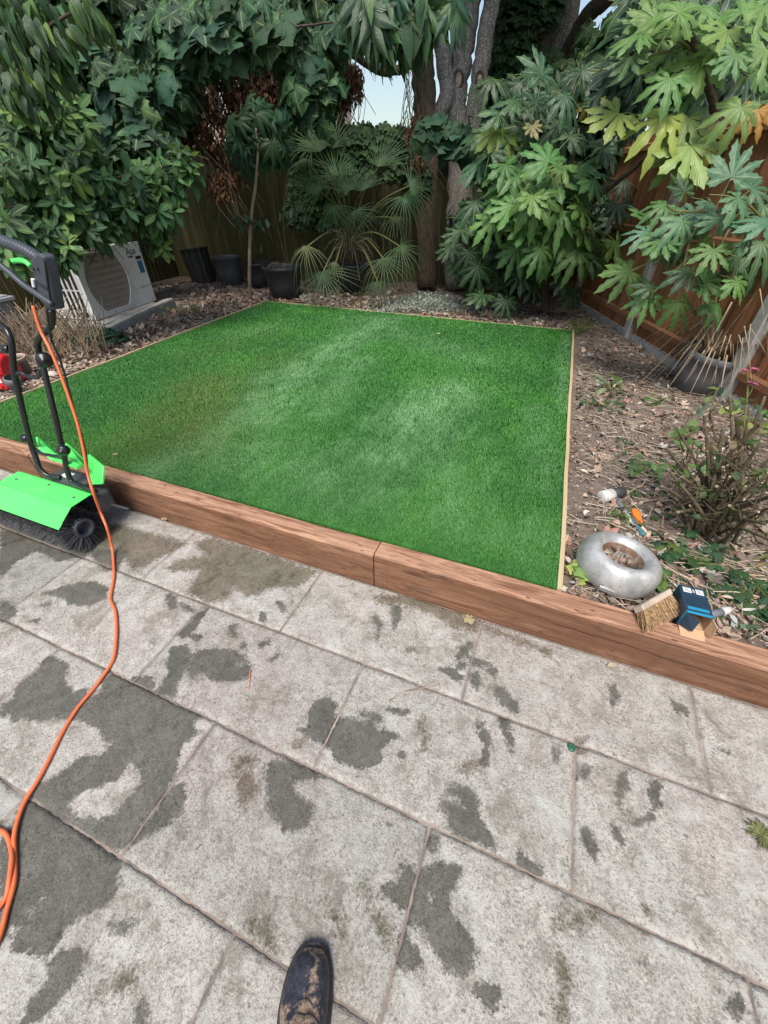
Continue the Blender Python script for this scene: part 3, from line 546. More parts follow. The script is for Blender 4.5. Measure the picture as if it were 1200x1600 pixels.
def rosettes(parent, key, blobs, n_tips, per, size, cols, n_obj, var=.25, young=None, name='foliage'):
    P = []; T = []; Nn = []; S = []; K = []; wts = [b[1][0]*b[1][2] for b in blobs]; cnt = 0; tw_ = MB()
    for i in range(n_tips):
        b = random.choices(blobs, wts)[0]; p, u = inblob(b, .5); ax_ = (Vector((u.x, u.y, 0))*.8 + Vector((.35,-.35,.35)) + rnd_unit()*.5).normalized(); col = random.choice(cols); yg = young and random.random() < .16
        if yg: col = random.choice(young)
        sz = size*random.uniform(.75, 1.2); a0 = random.uniform(0, 6.28); e1 = ax_.orthogonal().normalized(); e2 = ax_.cross(e1); tw_.tube([p-ax_*sz*1.9-Vector((0,0,.03)), p], [.004,.0025], 4, cap=False)
        for j in range(per):
            a_ = a0 + j*2.4; rad = e1*math.cos(a_)+e2*math.sin(a_); bk = j/per; tip = rad*(.75+.5*bk) + ax_*(.75-1.0*bk) + Vector((0,0,-.22-.3*bk)) + rnd_unit()*.2; nr = ax_*.7 + Vector((0,-.15,.75)) - rad*.2 + rnd_unit()*.25; pos_ = p - ax_*sz*.55*bk; s = sz*random.uniform(.75, 1.1)*(.7+.4*bk); cc = hsvj(col, var, .1)
            if cnt < n_obj: leafobj(random.choice(DB[key]), pos_, tip, nr, s, cc, parent); cnt += 1
            else: P.append(tuple(pos_)); T.append(tip); Nn.append(nr); S.append(s); K.append((*cc, 1))
    tw_.build('twigs', M['bark_brown'], parent, kind='stuff')
    if P:
        gs = {'laurel': SIMPLE}[key]; scatter(name, gs, np.array([random.randrange(len(gs)) for _ in P]), np.array(P), rots(len(P), T, Nn, S), np.array(K), M['leafs'], parent)
def limb(mb, pts, r0, r1, n=7):
    pts = smooth_path(pts, 5); m = len(pts); pts = [p + rnd_unit()*r0*.15 for p in pts]
    mb.tube(pts, [r0+(r1-r0)*i/(m-1) for i in range(m)], n)
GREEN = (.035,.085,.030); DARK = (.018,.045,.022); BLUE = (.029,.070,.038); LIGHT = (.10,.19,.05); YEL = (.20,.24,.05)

# ------------------------------------------------------------------ trees with trunks in view
def trunkpt(px, py, y): return Wy(px, py, y)
def crown_blobs(cx, cy, z0, z1, r, n, seed):
    q = random.Random(seed); out = []
    for i in range(n): a = q.uniform(0, 6.28); d = r*math.sqrt(q.random()); rr = q.uniform(.5, .9); out.append((Vector((cx+d*math.cos(a), cy+d*math.sin(a), q.uniform(z0, z1))), (rr, rr, rr*.65)))
    return out
# twin grey trunk with pruning scars
base = Wy(712, 446, 7.75); tw = thing('tree', base, 'grey speckled tree with twin stems and two oval pruning scars', 'tree')
Y = 7.75; mb = MB(); limb(mb, [base, trunkpt(717,330,Y), trunkpt(722,240,Y), trunkpt(722,205,Y)], .20, .18, 14); mb.build('trunk', M['bark_grey'], tw, smooth=True)
mb = MB(); s1 = [trunkpt(722,225,Y), trunkpt(712,165,Y), trunkpt(718,110,Y), trunkpt(729,50,Y), trunkpt(740,-20,Y), trunkpt(752,-90,Y), trunkpt(752,-90,Y)+Vector((.15,0,1.3))]; limb(mb, s1, .160, .105, 12); mb.build('stem', M['bark_grey'], tw, smooth=True)
mb = MB(); s2 = [trunkpt(728,225,Y-.06), trunkpt(740,190,Y), trunkpt(748,130,Y), trunkpt(757,70,Y), trunkpt(768,0,Y), trunkpt(778,-80,Y), trunkpt(778,-80,Y)+Vector((.3,.1,1.2))]; limb(mb, s2, .130, .085, 12); mb.build('stem', M['bark_grey'], tw, smooth=True)
for (px, py, s) in ((716,128,.075),(749,128,.062),(735,190,.04)):
    c = Wy(px, py, Y); n_ = (EYE-c).normalized(); n_.z = 0; n_.normalize(); R = frame(Vector((0,0,1)), n_).to_4x4(); R.translation = c + n_*(.118 if px < 730 else .10)
    k = MB(); k.lathe([(0,.01),(s*.72,.012),(s*.75,.005)], 16, R @ Matrix.Diagonal((.75,1.25,1,1)).to_4x4()); o = k.build('pruning_scar', M['scar'], tw, smooth=True)
    k = MB(); k.lathe([(s*.68,.012),(s*.8,.022),(s*1.1,.018),(s*1.35,-.03)], 18, R @ Matrix.Diagonal((.8,1.3,1,1)).to_4x4()); k.build('bark_lip', M['bark_dark'], tw, smooth=True)
foliage(tw, 'sycamore', crown_blobs(-1.7,8.2,4.5,6.2,1.6,12,3), 0, 1100, .20, [GREEN,DARK])
# broad brown trunk with fork
base = Wy(668, 446, 7.55); ta = thing('tree', base, 'broad brown tree trunk with forked top, left of the twin stemmed tree', 'tree'); Y = 7.55
mb = MB(); limb(mb, [base, trunkpt(667,330,Y), trunkpt(668,230,Y), trunkpt(664,150,Y), trunkpt(661,95,Y), trunkpt(664,20,Y), trunkpt(668,-60,Y), trunkpt(668,-60,Y)+Vector((-.1,0,1.4))], .175, .135, 14); mb.build('trunk', M['bark_brown'], ta, smooth=True)
mb = MB(); limb(mb, [trunkpt(680,190,Y+.05), trunkpt(698,145,Y+.05), trunkpt(692,90,Y+.05), trunkpt(688,45,Y+.05), trunkpt(690,-40,Y), trunkpt(690,-40,Y)+Vector((.1,.1,1.3))], .11, .10, 10); mb.build('stem', M['bark_grey'], ta, smooth=True)
mb = MB(); limb(mb, [trunkpt(662,70,Y-.05), trunkpt(640,102,Y-.5), trunkpt(600,112,Y-1.0), trunkpt(570,98,Y-1.4), trunkpt(540,80,Y-1.8), trunkpt(480,60,Y-2.0)], .055, .025, 8); mb.build('branch', M['bark_dark'], ta, smooth=True)
# small hanging dead vines beside it
mb = MB()
for i in range(46):
    x = random.uniform(634, 664); y0 = random.uniform(70, 190); L_ = random.uniform(30, 110); p = Wy(x, y0, Y-.15-random.random()*.3); q = Wy(x+random.uniform(-10,14), y0+L_, Y-.1-random.random()*.3); limb(mb, [p, (p+q)/2+rnd_unit()*.08, q], .006, .004, 3)
mb.build('hanging_vine', M['bark_brown'], ta, kind='stuff')
foliage(ta, 'sycamore', crown_blobs(-3.0,7.7,4.4,6.2,1.7,12,4), 0, 1100, .20, [GREEN,DARK])
bl = [pb(672,198,22,6.9,.6), pb(700,208,26,6.9,.5), pb(726,222,20,6.9,.6), pb(690,200,22,6.9,.5)]; foliage(ta, 'sycamore', bl, 46, 0, .21, [BLUE,(.028,.075,.045)], .5)
# big drooping leaves at the top centre
bl = [pb(572,12,24,5.6,.9), pb(600,22,28,5.6,.9), pb(635,28,30,5.6,.9), pb(668,22,24,5.6,.9), pb(650,52,18,5.6,.8), pb(612,52,14,5.6,.9), pb(700,0,22,5.6,.8), pb(560,-10,30,5.6), pb(640,-15,40,5.6)]
foliage(ta, 'drooping', bl, 90, 0, .25, [(.045,.11,.055),(.035,.09,.050),(.07,.15,.05)], 1.5); foliage(ta, 'fingered', bl, 60, 0, .30, [(.040,.10,.055),(.035,.09,.050),(.075,.16,.055)], 1.2)
# far tree on the right
base = Vector((-.35, 9.6, .1)); tf = thing('tree', base, 'pale grey tree trunk rising behind the fence above the broad lobed shrub', 'tree'); Y = 9.6
mb = MB(); limb(mb, [base, trunkpt(860,250,Y), trunkpt(868,150,Y), trunkpt(872,80,Y), trunkpt(884,10,Y), trunkpt(898,-70,Y), trunkpt(898,-70,Y)+Vector((.2,0,1.3))], .24, .17, 12); mb.build('trunk', M['bark_grey'], tf, smooth=True)
mb = MB(); limb(mb, [trunkpt(872,100,Y), trunkpt(897,60,Y-.3), trunkpt(918,25,Y-.5), trunkpt(945,0,Y-.7), trunkpt(985,-30,Y-.9)], .10, .10, 10); mb.build('branch', M['bark_dark'], tf, smooth=True)
foliage(tf, 'sycamore', [pb(925,90,40,8.6), pb(960,60,45,8.8), pb(900,120,35,8.4)] + crown_blobs(.3,9.6,4.2,5.6,1.6,8,5), 0, 900, .19, [GREEN,LIGHT,GREEN])
# dark evergreen clad in ivy between the trunks
base = Vector((-1.35, 9.1, .1)); te = thing('tree', base, 'dark ivy covered evergreen tree between the twin stems and pale trunk', 'tree')
mb = MB(); limb(mb, [base, base+Vector((.1,0,1.5)), base+Vector((.2,0,3.2)), base+Vector((.3,0,5))], .2, .12); mb.build('trunk', M['bark_dark'], te, smooth=True)
foliage(te, 'sycamore', [pb(800,60,42,9.0,1.3), pb(805,130,42,9.0,1.1), pb(830,10,45,9.1), pb(790,200,40,8.8), pb(845,180,40,8.8), pb(850,110,28,9.0), pb(775,250,35,8.7), pb(715,280,30,8.9)] , 0, 2600, .15, [DARK,(.012,.03,.014),GREEN], geos=IVY)
# ivy on the back fence
iv = thing('ivy', (-3.6,7.7,.2), 'dark green ivy covering the top of the back fence behind the palm', 'ivy')
foliage(iv, 'sycamore', [pb(x, y, r, 7.75, .9, .35) for x, y, r in ((470,232,32),(500,228,32),(535,226,30),(570,226,28),(600,226,28),(625,228,26),(480,280,34),(520,270,36),(465,330,24),(500,330,26),(560,250,30),(610,250,26),(650,280,24))], 0, 2400, .12, [DARK,(.015,.04,.018),GREEN], geos=IVY, down=1.0)
for i in range(1):
    mb = MB()
    for k in range(40): p = At(random.uniform(450,640), random.uniform(380,430), 8.0); p.z = .15; limb(mb, [p, p+Vector((random.uniform(-.2,.2), -.03, 1.0)), p+Vector((random.uniform(-.4,.4), 0, 2.0))], .008, .005, 4)
    mb.build('stem', M['bark_brown'], iv)
# dead brown climber
dc = thing('dead_climber', (-5.6,6.9,.2), 'mass of dead brown foliage hanging over the fence above the sapling', 'dead shrub')
P = []; K = []; T = []; Nn = []; S = []
bb = [pb(x, y, r, hd-.5, .8, .6) for x, y, r, hd in ((370,120,42,8.6),(410,125,40,8.6),(350,160,40,8.6),(440,150,38,8.6),(400,180,45,8.5),(540,140,28,8.6),(520,160,28,8.6),(550,120,20,8.6),(330,100,35,8.6),(340,220,40,8.3),(370,250,38,8.3),(345,290,26,8.2),(470,190,30,8.4),(270,100,30,8.6),(310,150,36,8.2),(300,200,30,8.2),(390,150,40,8.2),(430,120,36,8.2),(640,215,18,8.2),(648,250,16,8.2),(655,190,14,8.2))]
for i in range(12000):
    p, u = inblob(random.choice(bb)); P.append(tuple(p)); T.append(Vector((random.uniform(-1,1), random.uniform(-1,1), -1.2))); Nn.append(rnd_unit()); S.append(random.uniform(.04, .10)); K.append((*hsvj(random.choice([(.20,.10,.06),(.15,.065,.035),(.23,.11,.06),(.085,.042,.025),(.28,.15,.09)]), .35), 1))
scatter('dead_foliage', LONG, np.array([random.randrange(3) for _ in P]), np.array(P), rots(len(P), T, Nn, S), np.array(K), M['dryleaf'], dc)
mb = MB()
for i in range(150):
    b = random.choice(bb); p, u = inblob(b); q = p+Vector((random.uniform(-.5,.5), random.uniform(-.2,.2), random.uniform(-1.0,-.2))); limb(mb, [p, (p+q)/2+rnd_unit()*.15, q], .006, .004, 3)
mb.build('dead_stems', M['bark_brown'], dc, kind='stuff')
# sycamore hanging in from the left
base = Vector((-6.9, 5.6, .15)); ts = thing('sycamore', base, 'dark leaved sycamore arching over the left fence with broad lobed leaves', 'tree')
mb = MB(); limb(mb, [base, base+Vector((.05,.1,1.4)), At(150,120,8.2), At(160,10,8.4), At(170,-120,8.5)], .11, .06, 9); mb.build('trunk', M['bark_dark'], ts, smooth=True)
mb = MB()
for pts in ([At(150,100,8.2), At(220,70,7.0), At(330,50,6.2), At(430,45,5.8), At(520,35,5.6)], [At(150,110,8.2), At(200,150,7), At(240,200,6.4)], [At(330,50,6.2), At(400,58,6.0), At(440,72,6), At(500,120,6.2)], [At(160,60,8.2), At(230,20,7), At(300,0,6.6)]): limb(mb, pts, .022, .008, 6)
mb.build('branch', M['bark_dark'], ts)
sb = [pb(x, y, r, hd, .8) for x, y, r, hd in ((120,60,45,6.4),(170,120,45,6.3),(215,165,42,6.1),(235,215,30,6.0),(185,200,34,6.2),(255,75,45,6.3),(300,55,40,6.2),(330,60,40,6.1),(350,20,40,6.1),(400,35,40,6.0),(285,20,40,6.3),(450,55,40,6.0),(480,90,36,6.0),(500,115,34,6.0),(470,130,30,6.0),(485,160,22,6.0),(500,175,16,6),(520,45,26,6.0),(250,130,40,6.2),(440,170,16,6.0))]
foliage(ts, 'sycamore', sb, 300, 500, .175, [BLUE,(.022,.060,.040),(.026,.066,.036),(.045,.11,.05),BLUE,(.055,.12,.05)], .9)
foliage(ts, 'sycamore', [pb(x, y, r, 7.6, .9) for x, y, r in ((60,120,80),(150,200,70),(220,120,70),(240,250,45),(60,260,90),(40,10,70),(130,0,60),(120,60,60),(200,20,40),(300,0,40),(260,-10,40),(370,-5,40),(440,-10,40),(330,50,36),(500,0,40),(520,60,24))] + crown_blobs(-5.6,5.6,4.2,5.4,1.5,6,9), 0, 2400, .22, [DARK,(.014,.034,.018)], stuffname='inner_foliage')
# cherry laurel, far left top, long hanging leaves
base = Vector((-6.3, 3.0, .15)); cl = thing('cherry_laurel', base, 'cherry laurel with long hanging glossy leaves in the top left corner', 'shrub')
mb = MB(); limb(mb, [base, base+Vector((.1,0,1.2)), At(10,100,5.6), At(40,-40,5.4)], .05, .02); limb(mb, [At(10,150,5.8), At(60,60,5.0), At(110,20,4.8)], .02, .008); limb(mb, [At(10,150,5.8), At(40,140,5.0), At(90,130,4.9)], .02, .008); mb.build('trunk', M['bark_dark'], cl, smooth=True)
foliage(cl, 'drooping', [pb(x, y, r, 4.9, .9) for x, y, r in ((25,30,40),(70,25,40),(20,90,36),(85,90,32),(40,140,30),(60,60,40),(95,45,26),(130,15,30),(10,140,24),(60,110,30))], 190, 200, .135, [(.03,.075,.032),(.045,.10,.035),(.022,.055,.028),(.11,.19,.05)], 1.3, wx=1.25)
# evergreen shrub over the air conditioner
base = Vector((-5.75, 3.2, .15)); lb = thing('laurel_shrub', base, 'bright green rounded leaf laurel spreading over the white air conditioning unit', 'shrub')
mb = MB()
lb_b = [pb(x, y, r, hd, .8) for x, y, r, hd in ((40,190,46,5.5),(105,225,46,5.4),(55,285,50,5.3),(140,265,46,5.3),(195,285,40,5.4),(240,275,32,5.5),(110,330,40,5.3),(40,355,46,5.2),(170,325,34,5.3),(225,320,32,5.4),(235,355,26,5.5),(250,380,18,5.5),(285,245,20,5.6),(100,185,40,5.6),(0,260,46,5.2),(75,375,34,5.2),(150,365,26,5.2),(110,390,22,5.1),(20,395,28,5.1),(270,290,18,5.6),(300,262,12,5.6),(255,330,22,5.5))]
for b in lb_b: limb(mb, [base+Vector((-.5,0,1.2)), (base+b[0])/2+Vector((-.4, random.uniform(-.2,.2), .55)), b[0]+Vector((-.1,.1,0))], .014, .005, 5)
limb(mb, [base+Vector((-.5,0,0)), base+Vector((-.5,0,1.25))], .03, .02)
mb.build('branch', M['bark_brown'], lb)
rosettes(lb, 'laurel', lb_b, 250, 8, .165, [(.055,.14,.045),(.075,.175,.055),(.035,.09,.035),(.11,.215,.06),(.045,.11,.05),(.024,.06,.03)], 300, young=[(.17,.27,.06),(.12,.22,.05)])
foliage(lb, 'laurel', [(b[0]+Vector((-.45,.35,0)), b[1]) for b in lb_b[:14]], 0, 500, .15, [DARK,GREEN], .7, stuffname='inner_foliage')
# sapling with hanging fingered leaves
base = Vector((-4.44, 5.53, .15)); sp = thing('sapling', base, 'slender sapling with bare pale stem and hanging fingered leaves', 'tree')
Y = 5.53; st = [G(391,470,.18), Wy(390,420,Y), Wy(392,350,Y), Wy(399,290,Y), Wy(403,240,Y), Wy(400,200,Y)]
mb = MB(); limb(mb, st, .030, .012, 8); mb.build('trunk', M['straw'], sp, smooth=True)
foliage(sp, 'fingered', [pb(x, y, r, 6.9, .7) for x, y, r in ((375,195,22),(398,170,20),(428,230,22),(395,225,18),(380,240,16),(430,200,16),(410,255,12),(365,220,14))], 62, 0, .24, [(.035,.095,.05),(.045,.11,.055),(.03,.08,.045)], 1.2)
foliage(sp, 'laurel', [pb(x, y, r, 6.9, .7) for x, y, r in ((380,340,14),(410,345,12),(415,380,6),(455,325,8),(440,330,8))], 60, 0, .115, [(.03,.075,.04)], .6)
# sycamore spray low centre (behind the sapling)
base = Vector((-4.3, 6.6, .15)); sy = thing('sycamore', base, 'young sycamore with blue green lobed leaves left of the sky gap', 'tree')
mb = MB(); limb(mb, [base+Vector((.2,.9,0)), Wy(455,330,7.4), Wy(465,230,7.3), Wy(470,140,7.0), Wy(480,60,6.6)], .016, .008); mb.build('trunk', M['bark_dark'], sy, smooth=True)
foliage(sy, 'sycamore', [pb(x, y, r, 7.3, .8) for x, y, r in ((460,150,22),(480,175,22),(500,185,14),(470,120,30),(490,130,24),(455,185,14),(500,90,30),(465,80,30))], 110, 0, .19, [BLUE,(.03,.07,.045),(.04,.09,.05)], .8)
# ------------------------------------------------------------------ broad palmate shrubs (individually placed leaves)
def palm_leaf(parent, px, py, size, ang, hd, col, tilt=.15, db=None, upn=.65):
    p = At(px, py, hd); a = math.radians(ang); tip = RT*math.cos(a) + UP*math.sin(a) - FW*tilt*random.uniform(-1, 1.6)
    nrm = -FW*.8 + Vector((0,0,upn)) + rnd_unit()*.38; s = size*depth(p)/FPX
    return leafobj(db or random.choice(DB['palmate']), p, tip, nrm, s, hsvj(col, .18, .1), parent)
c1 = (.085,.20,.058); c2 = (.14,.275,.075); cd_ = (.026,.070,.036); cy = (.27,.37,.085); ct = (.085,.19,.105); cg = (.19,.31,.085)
base = Vector((-.17, 6.55, .15)); fm = thing('palmate_shrub', base, 'broad hand leaved shrub on a short bare stem at the far right lawn corner', 'shrub', 'broad hand leaved shrubs')
mb = MB(); limb(mb, [base, At(851,455,6.6), At(855,430,6.5), At(860,400,6.4), At(880,345,6.2), At(876,300,6.1), At(860,230,6.2)], .055, .02, 9); mb.build('trunk', M['bark_brown'], fm, smooth=True)
mb = MB(); limb(mb, [At(868,380,6.4), At(905,335,6.3), At(950,295,6.2), At(992,262,6.1), At(1030,225,6.0)], .038, .02, 8); limb(mb, [At(858,420,6.5), At(820,390,6.3), At(780,350,6.2)], .02, .008); limb(mb, [At(860,395,6.4), At(830,330,6.2), At(810,260,6.3)], .02, .008); limb(mb,[At(880,345,6.2),At(890,280,6.1),At(905,200,6.3)],.02,.008); mb.build('branch', M['bark_brown'], fm, smooth=True)
hub = At(878, 340, 6.0); mb = MB()
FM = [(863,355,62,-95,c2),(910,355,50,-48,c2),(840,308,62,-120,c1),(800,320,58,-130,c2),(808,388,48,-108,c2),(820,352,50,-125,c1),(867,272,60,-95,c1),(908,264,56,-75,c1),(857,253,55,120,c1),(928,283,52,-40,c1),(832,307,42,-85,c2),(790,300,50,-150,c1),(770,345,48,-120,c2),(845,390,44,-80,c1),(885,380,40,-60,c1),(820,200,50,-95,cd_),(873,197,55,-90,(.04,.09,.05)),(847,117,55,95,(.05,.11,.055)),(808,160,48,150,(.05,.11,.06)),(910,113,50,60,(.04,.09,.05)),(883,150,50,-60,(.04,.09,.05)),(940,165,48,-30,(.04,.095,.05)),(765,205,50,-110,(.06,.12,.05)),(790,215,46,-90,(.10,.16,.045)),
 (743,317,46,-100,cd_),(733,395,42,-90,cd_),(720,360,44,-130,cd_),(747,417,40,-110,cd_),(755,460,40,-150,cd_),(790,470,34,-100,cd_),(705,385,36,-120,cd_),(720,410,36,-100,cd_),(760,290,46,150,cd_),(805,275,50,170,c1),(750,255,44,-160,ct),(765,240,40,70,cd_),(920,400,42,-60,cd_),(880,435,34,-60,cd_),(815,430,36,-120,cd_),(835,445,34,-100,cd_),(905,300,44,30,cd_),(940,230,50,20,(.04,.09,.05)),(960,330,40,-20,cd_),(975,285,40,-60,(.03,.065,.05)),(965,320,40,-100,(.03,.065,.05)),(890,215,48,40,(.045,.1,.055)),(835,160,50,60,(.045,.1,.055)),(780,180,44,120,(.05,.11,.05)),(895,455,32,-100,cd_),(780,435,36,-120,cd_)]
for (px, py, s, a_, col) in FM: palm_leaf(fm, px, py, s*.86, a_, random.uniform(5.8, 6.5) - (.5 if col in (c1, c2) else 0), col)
for i in range(46):
    px = max(775, random.gauss(855, 48)); py = random.uniform(255, 400)
    palm_leaf(fm, px, py, random.uniform(36, 48), random.choice([-1, 1])*random.uniform(15, 60)-90, random.uniform(5.7, 6.4), random.choice([c1, c1, c2, (.06,.14,.05)]))
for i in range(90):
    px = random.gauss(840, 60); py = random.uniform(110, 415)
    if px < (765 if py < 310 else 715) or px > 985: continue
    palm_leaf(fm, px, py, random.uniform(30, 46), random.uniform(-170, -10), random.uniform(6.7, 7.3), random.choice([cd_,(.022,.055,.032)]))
for (px,py,a_) in ((945,150,200),(930,165,190),(950,105,60)): palm_leaf(fm, px, py, 34, a_, 6.9, (.32,.24,.03))
palm_leaf(fm, 778, 205, 44, -80, 6.0, (.19,.25,.05)); palm_leaf(fm, 832, 196, 22, -80, 6.0, (.28,.22,.09))
base = Vector((1.36, 5.2, .15)); fu = thing('palmate_shrub', base, 'yellow green hand leaved shrub hanging over the top right of the orange fence', 'shrub', 'broad hand leaved shrubs')
mb = MB(); limb(mb, [base+Vector((-.2,.3,0)), At(1100,330,5.6), At(1120,200,5.2), At(1090,90,4.9), At(1060,10,4.8), At(1040,-70,4.8)], .04, .02); mb.build('trunk', M['bark_brown'], fu, smooth=True)
mb = MB()
for (px, py) in ((1040,60),(1100,100),(1170,120),(1010,90),(1085,160),(1140,40)): limb(mb, [At(1090,90,4.9), At((1090+px)/2, (90+py)/2-10, 4.8), At(px, py, 4.7)], .012, .006, 5)
mb.build('branch', M['green_stem'], fu)
FU = [(1070,43,72,-160,cg),(1137,47,86,-100,cg),(1098,95,86,-98,cg),(1050,80,80,-160,cg),(1047,123,66,-120,c2),(1075,185,72,-95,(.20,.30,.08)),(1043,183,84,-132,cy),(967,177,76,-150,(.22,.30,.075)),(1158,168,66,-125,(.21,.29,.08)),(1080,227,92,-92,(.23,.32,.085)),(1063,240,70,-115,(.20,.28,.08)),(1027,33,70,120,c2),(1197,77,66,-125,cg),(1060,20,66,60,c2),(1100,13,70,20,c2),(1180,40,60,-40,cg),(1000,55,60,-170,c1),(1120,70,60,-60,c2),(1160,20,62,60,c2),(1195,10,56,-90,c2),(1090,140,60,-70,c1),(1010,30,58,-140,c1),(1035,5,58,-100,c1),(985,90,56,-130,(.05,.11,.055)),(1185,110,50,-60,c1),(1150,85,54,-120,c1),(1075,60,56,-60,c1)]
for (px, py, s, a_, col) in FU: palm_leaf(fu, px, py, s*.78, a_, random.uniform(4.4, 4.9), col)
palm_leaf(fu, 1184, 172, 40, -105, 4.7, (.45,.25,.06)); palm_leaf(fu, 1105, 205, 62, -75, 4.75, (.32,.32,.07))
for i in range(26): palm_leaf(fu, random.uniform(985,1200), random.uniform(-40,120), random.uniform(42,58), random.uniform(-170,-10), random.uniform(5.0,5.8), random.choice([cd_,c1,(.025,.06,.05)]))
for i in range(10): palm_leaf(fu, random.uniform(965,1010), random.uniform(110,180), 50, random.uniform(-140,-60), 5.6, (.022,.05,.048))
base = Vector((1.75, 4.1, .15)); fl = thing('palmate_shrub', base, 'blue green hand leaved shrub in front of the orange fence, above the grey pot', 'shrub', 'broad hand leaved shrubs')
mb = MB(); limb(mb, [base+Vector((.1,-.1,0)), At(1225,420,4.3), At(1190,340,4.2), At(1130,330,4.2), At(1080,330,4.2)], .03, .012); mb.build('trunk', M['bark_brown'], fl, smooth=True)
mb = MB()
for pts in ([(1190,340),(1140,300),(1143,280)],[(1130,335),(1080,370),(1062,473)],[(1150,340),(1120,400),(1117,475)],[(1130,330),(1040,395),(985,424)],[(1160,330),(1090,390),(1012,466)],[(1190,340),(1170,320),(1155,310)],[(1120,330),(1060,330),(1040,320)]): limb(mb, [At(x, y, 4.15-.12*i) for i, (x, y) in enumerate(pts)], .010, .006, 5)
mb.build('branch', M['green_stem'], fl)
FL = [(1143,276,58,72,ct),(1040,320,44,-150,c1),(1084,333,52,-130,ct),(1112,318,46,-60,ct),(1153,310,52,-40,ct),(1193,318,48,-70,ct),(1013,363,44,-160,ct),(1066,347,48,-100,ct),(1107,367,52,-60,c1),(1167,353,50,-45,ct),(985,424,54,205,c2),(1013,466,40,-130,c2),(1062,473,44,-85,c2),(1117,476,42,-40,c1),(1100,440,44,-20,c1),(1080,425,46,190,cd_),(1124,428,50,-60,cd_),(1150,400,50,-30,cd_),(1190,380,52,-100,ct),(1180,420,44,-60,cd_),(1035,375,46,-120,c1),(1130,340,50,-160,ct),(1200,350,50,160,ct),(1010,340,40,150,c1),(1175,295,44,30,ct),(1050,395,44,-150,cd_),(1150,440,36,-60,c1),(1020,450,34,160,cd_),(1115,390,44,-110,c1),(1070,300,40,120,cd_)]
for (px, py, s, a_, col) in FL: palm_leaf(fl, px, py, s*.90, a_, random.uniform(3.7, 4.3), col)
# dim foliage behind the far corner
bk = thing('evergreen_shrub', (.3,7.9,.15), 'dark evergreen shrub filling the far right corner behind the hand leaved shrub', 'shrub')
mb = MB(); limb(mb, [Vector((.2,7.7,.1)), Vector((.15,7.7,1.2)), Vector((.1,7.8,2.2))], .04, .015); mb.build('trunk', M['bark_dark'], bk, smooth=True)
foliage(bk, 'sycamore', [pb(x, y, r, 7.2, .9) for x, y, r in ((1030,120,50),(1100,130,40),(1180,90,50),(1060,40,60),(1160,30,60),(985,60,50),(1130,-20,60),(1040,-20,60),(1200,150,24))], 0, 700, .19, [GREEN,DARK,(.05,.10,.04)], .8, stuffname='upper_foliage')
foliage(bk, 'laurel', [pb(x, y, r, 7.5, .9) for x, y, r in ((850,260,50),(800,280,45),(900,250,45),(780,370,40),(860,380,36),(930,300,30),(950,200,45),(990,150,40),(730,340,30),(740,420,30),(900,160,60),(960,100,50),(820,440,26))], 0, 2600, .15, [DARK,(.014,.034,.018)], .6)

# ------------------------------------------------------------------ fan palm in its pot
pc = Vector((-3.28, 6.75, .15)); pal = thing('fan_palm', pc + Vector((0,0,.45)), 'fan palm with spiky radiating fronds growing from a dark pot', 'palm')
crownp = pc + Vector((0, 0, .78)); mb = MB(); mb.tube([pc+Vector((0,0,.38)), pc+Vector((.01,0,.6)), crownp], [.07,.085,.06], 10); mb.build('trunk', M['bark_brown'], pal, smooth=True)
def fan(n=26, spread=125, seed=0, droop=.5, join=.30):
    r = random.Random(seed); v = []; f = []; uv = []
    for i in range(n):
        a = math.radians(-spread + 2*spread*i/(n-1) + r.uniform(-2, 2)); L = (1-.22*(abs(-spread+2*spread*i/(n-1))/spread)**2)*r.uniform(.85, 1.08); sa, ca = math.sin(a), math.cos(a); half = math.radians(spread/(n-1)); dd = droop*r.uniform(.5, 1.6); o = len(v)
        for t_ in (0, join, .55, .8, 1.0):
            rr = t_*L; hw = rr*math.tan(half) if t_ <= join else max(.002, .013*(1-((t_-join)/(1-join))**1.6))
            for k in (-1, 0, 1): x = k*hw; z = -dd*max(0, t_-.25)**2*1.3 + (0 if k == 0 else -hw*.8) + .02; v.append((x*ca+rr*sa, -x*sa+rr*ca, z)); uv.append((.5+.5*k, t_))
        for m_ in range(4):
            for k in range(2): q = o+m_*3+k; f.append((q, q+1, q+4, q+3))
    return v, f, uv
FANS = [datablock('frond', fan([20,22,22,18][i], [70,95,112,85][i], i, .15+.30*i, .14), M['frond']) for i in range(4)]
FR = [(478,250,44,215,0,2),(487,228,46,160,0,2),(500,238,58,105,0,0),(520,232,56,90,0,0),(590,262,62,60,0,0),(565,300,56,70,0,0),(525,275,55,115,0,1),(555,330,46,-85,0,2),(640,290,50,10,0,1),(630,308,50,-50,0,2),(520,322,60,-100,0,3),(545,300,50,100,0,0),(600,405,52,-60,0,2),(505,425,60,-95,0,1),(625,385,48,-35,0,2),(480,385,44,-110,1,3),(500,300,48,150,0,1),(590,440,40,-80,0,3),(525,410,34,-140,1,3),(615,340,40,-20,1,2)]
for (px, py, s, a_, dead, dr) in FR:
    hd = 6.9 + random.uniform(-.3, .35) if py < 380 else 6.3; p = At(px, py, hd); a = math.radians(a_); tip = RT*math.cos(a)+UP*math.sin(a) - FW*random.uniform(-.1, .3); nr = -FW + Vector((0,0,.8)) + rnd_unit()*1.1
    col = hsvj((.05,.115,.045), .35) if not dead else hsvj((.10,.125,.05), .25); fr = leafobj(FANS[dr], p, tip, nr, s*1.2*depth(p)/FPX, col, pal); fr.name = 'frond'
    mb = MB(); mid = (crownp+p)/2 + Vector((0,0,.12)); limb(mb, [crownp, mid, p], .013, .008, 5); mb.build('stalk', M['green_stem'], pal)
mb = MB()
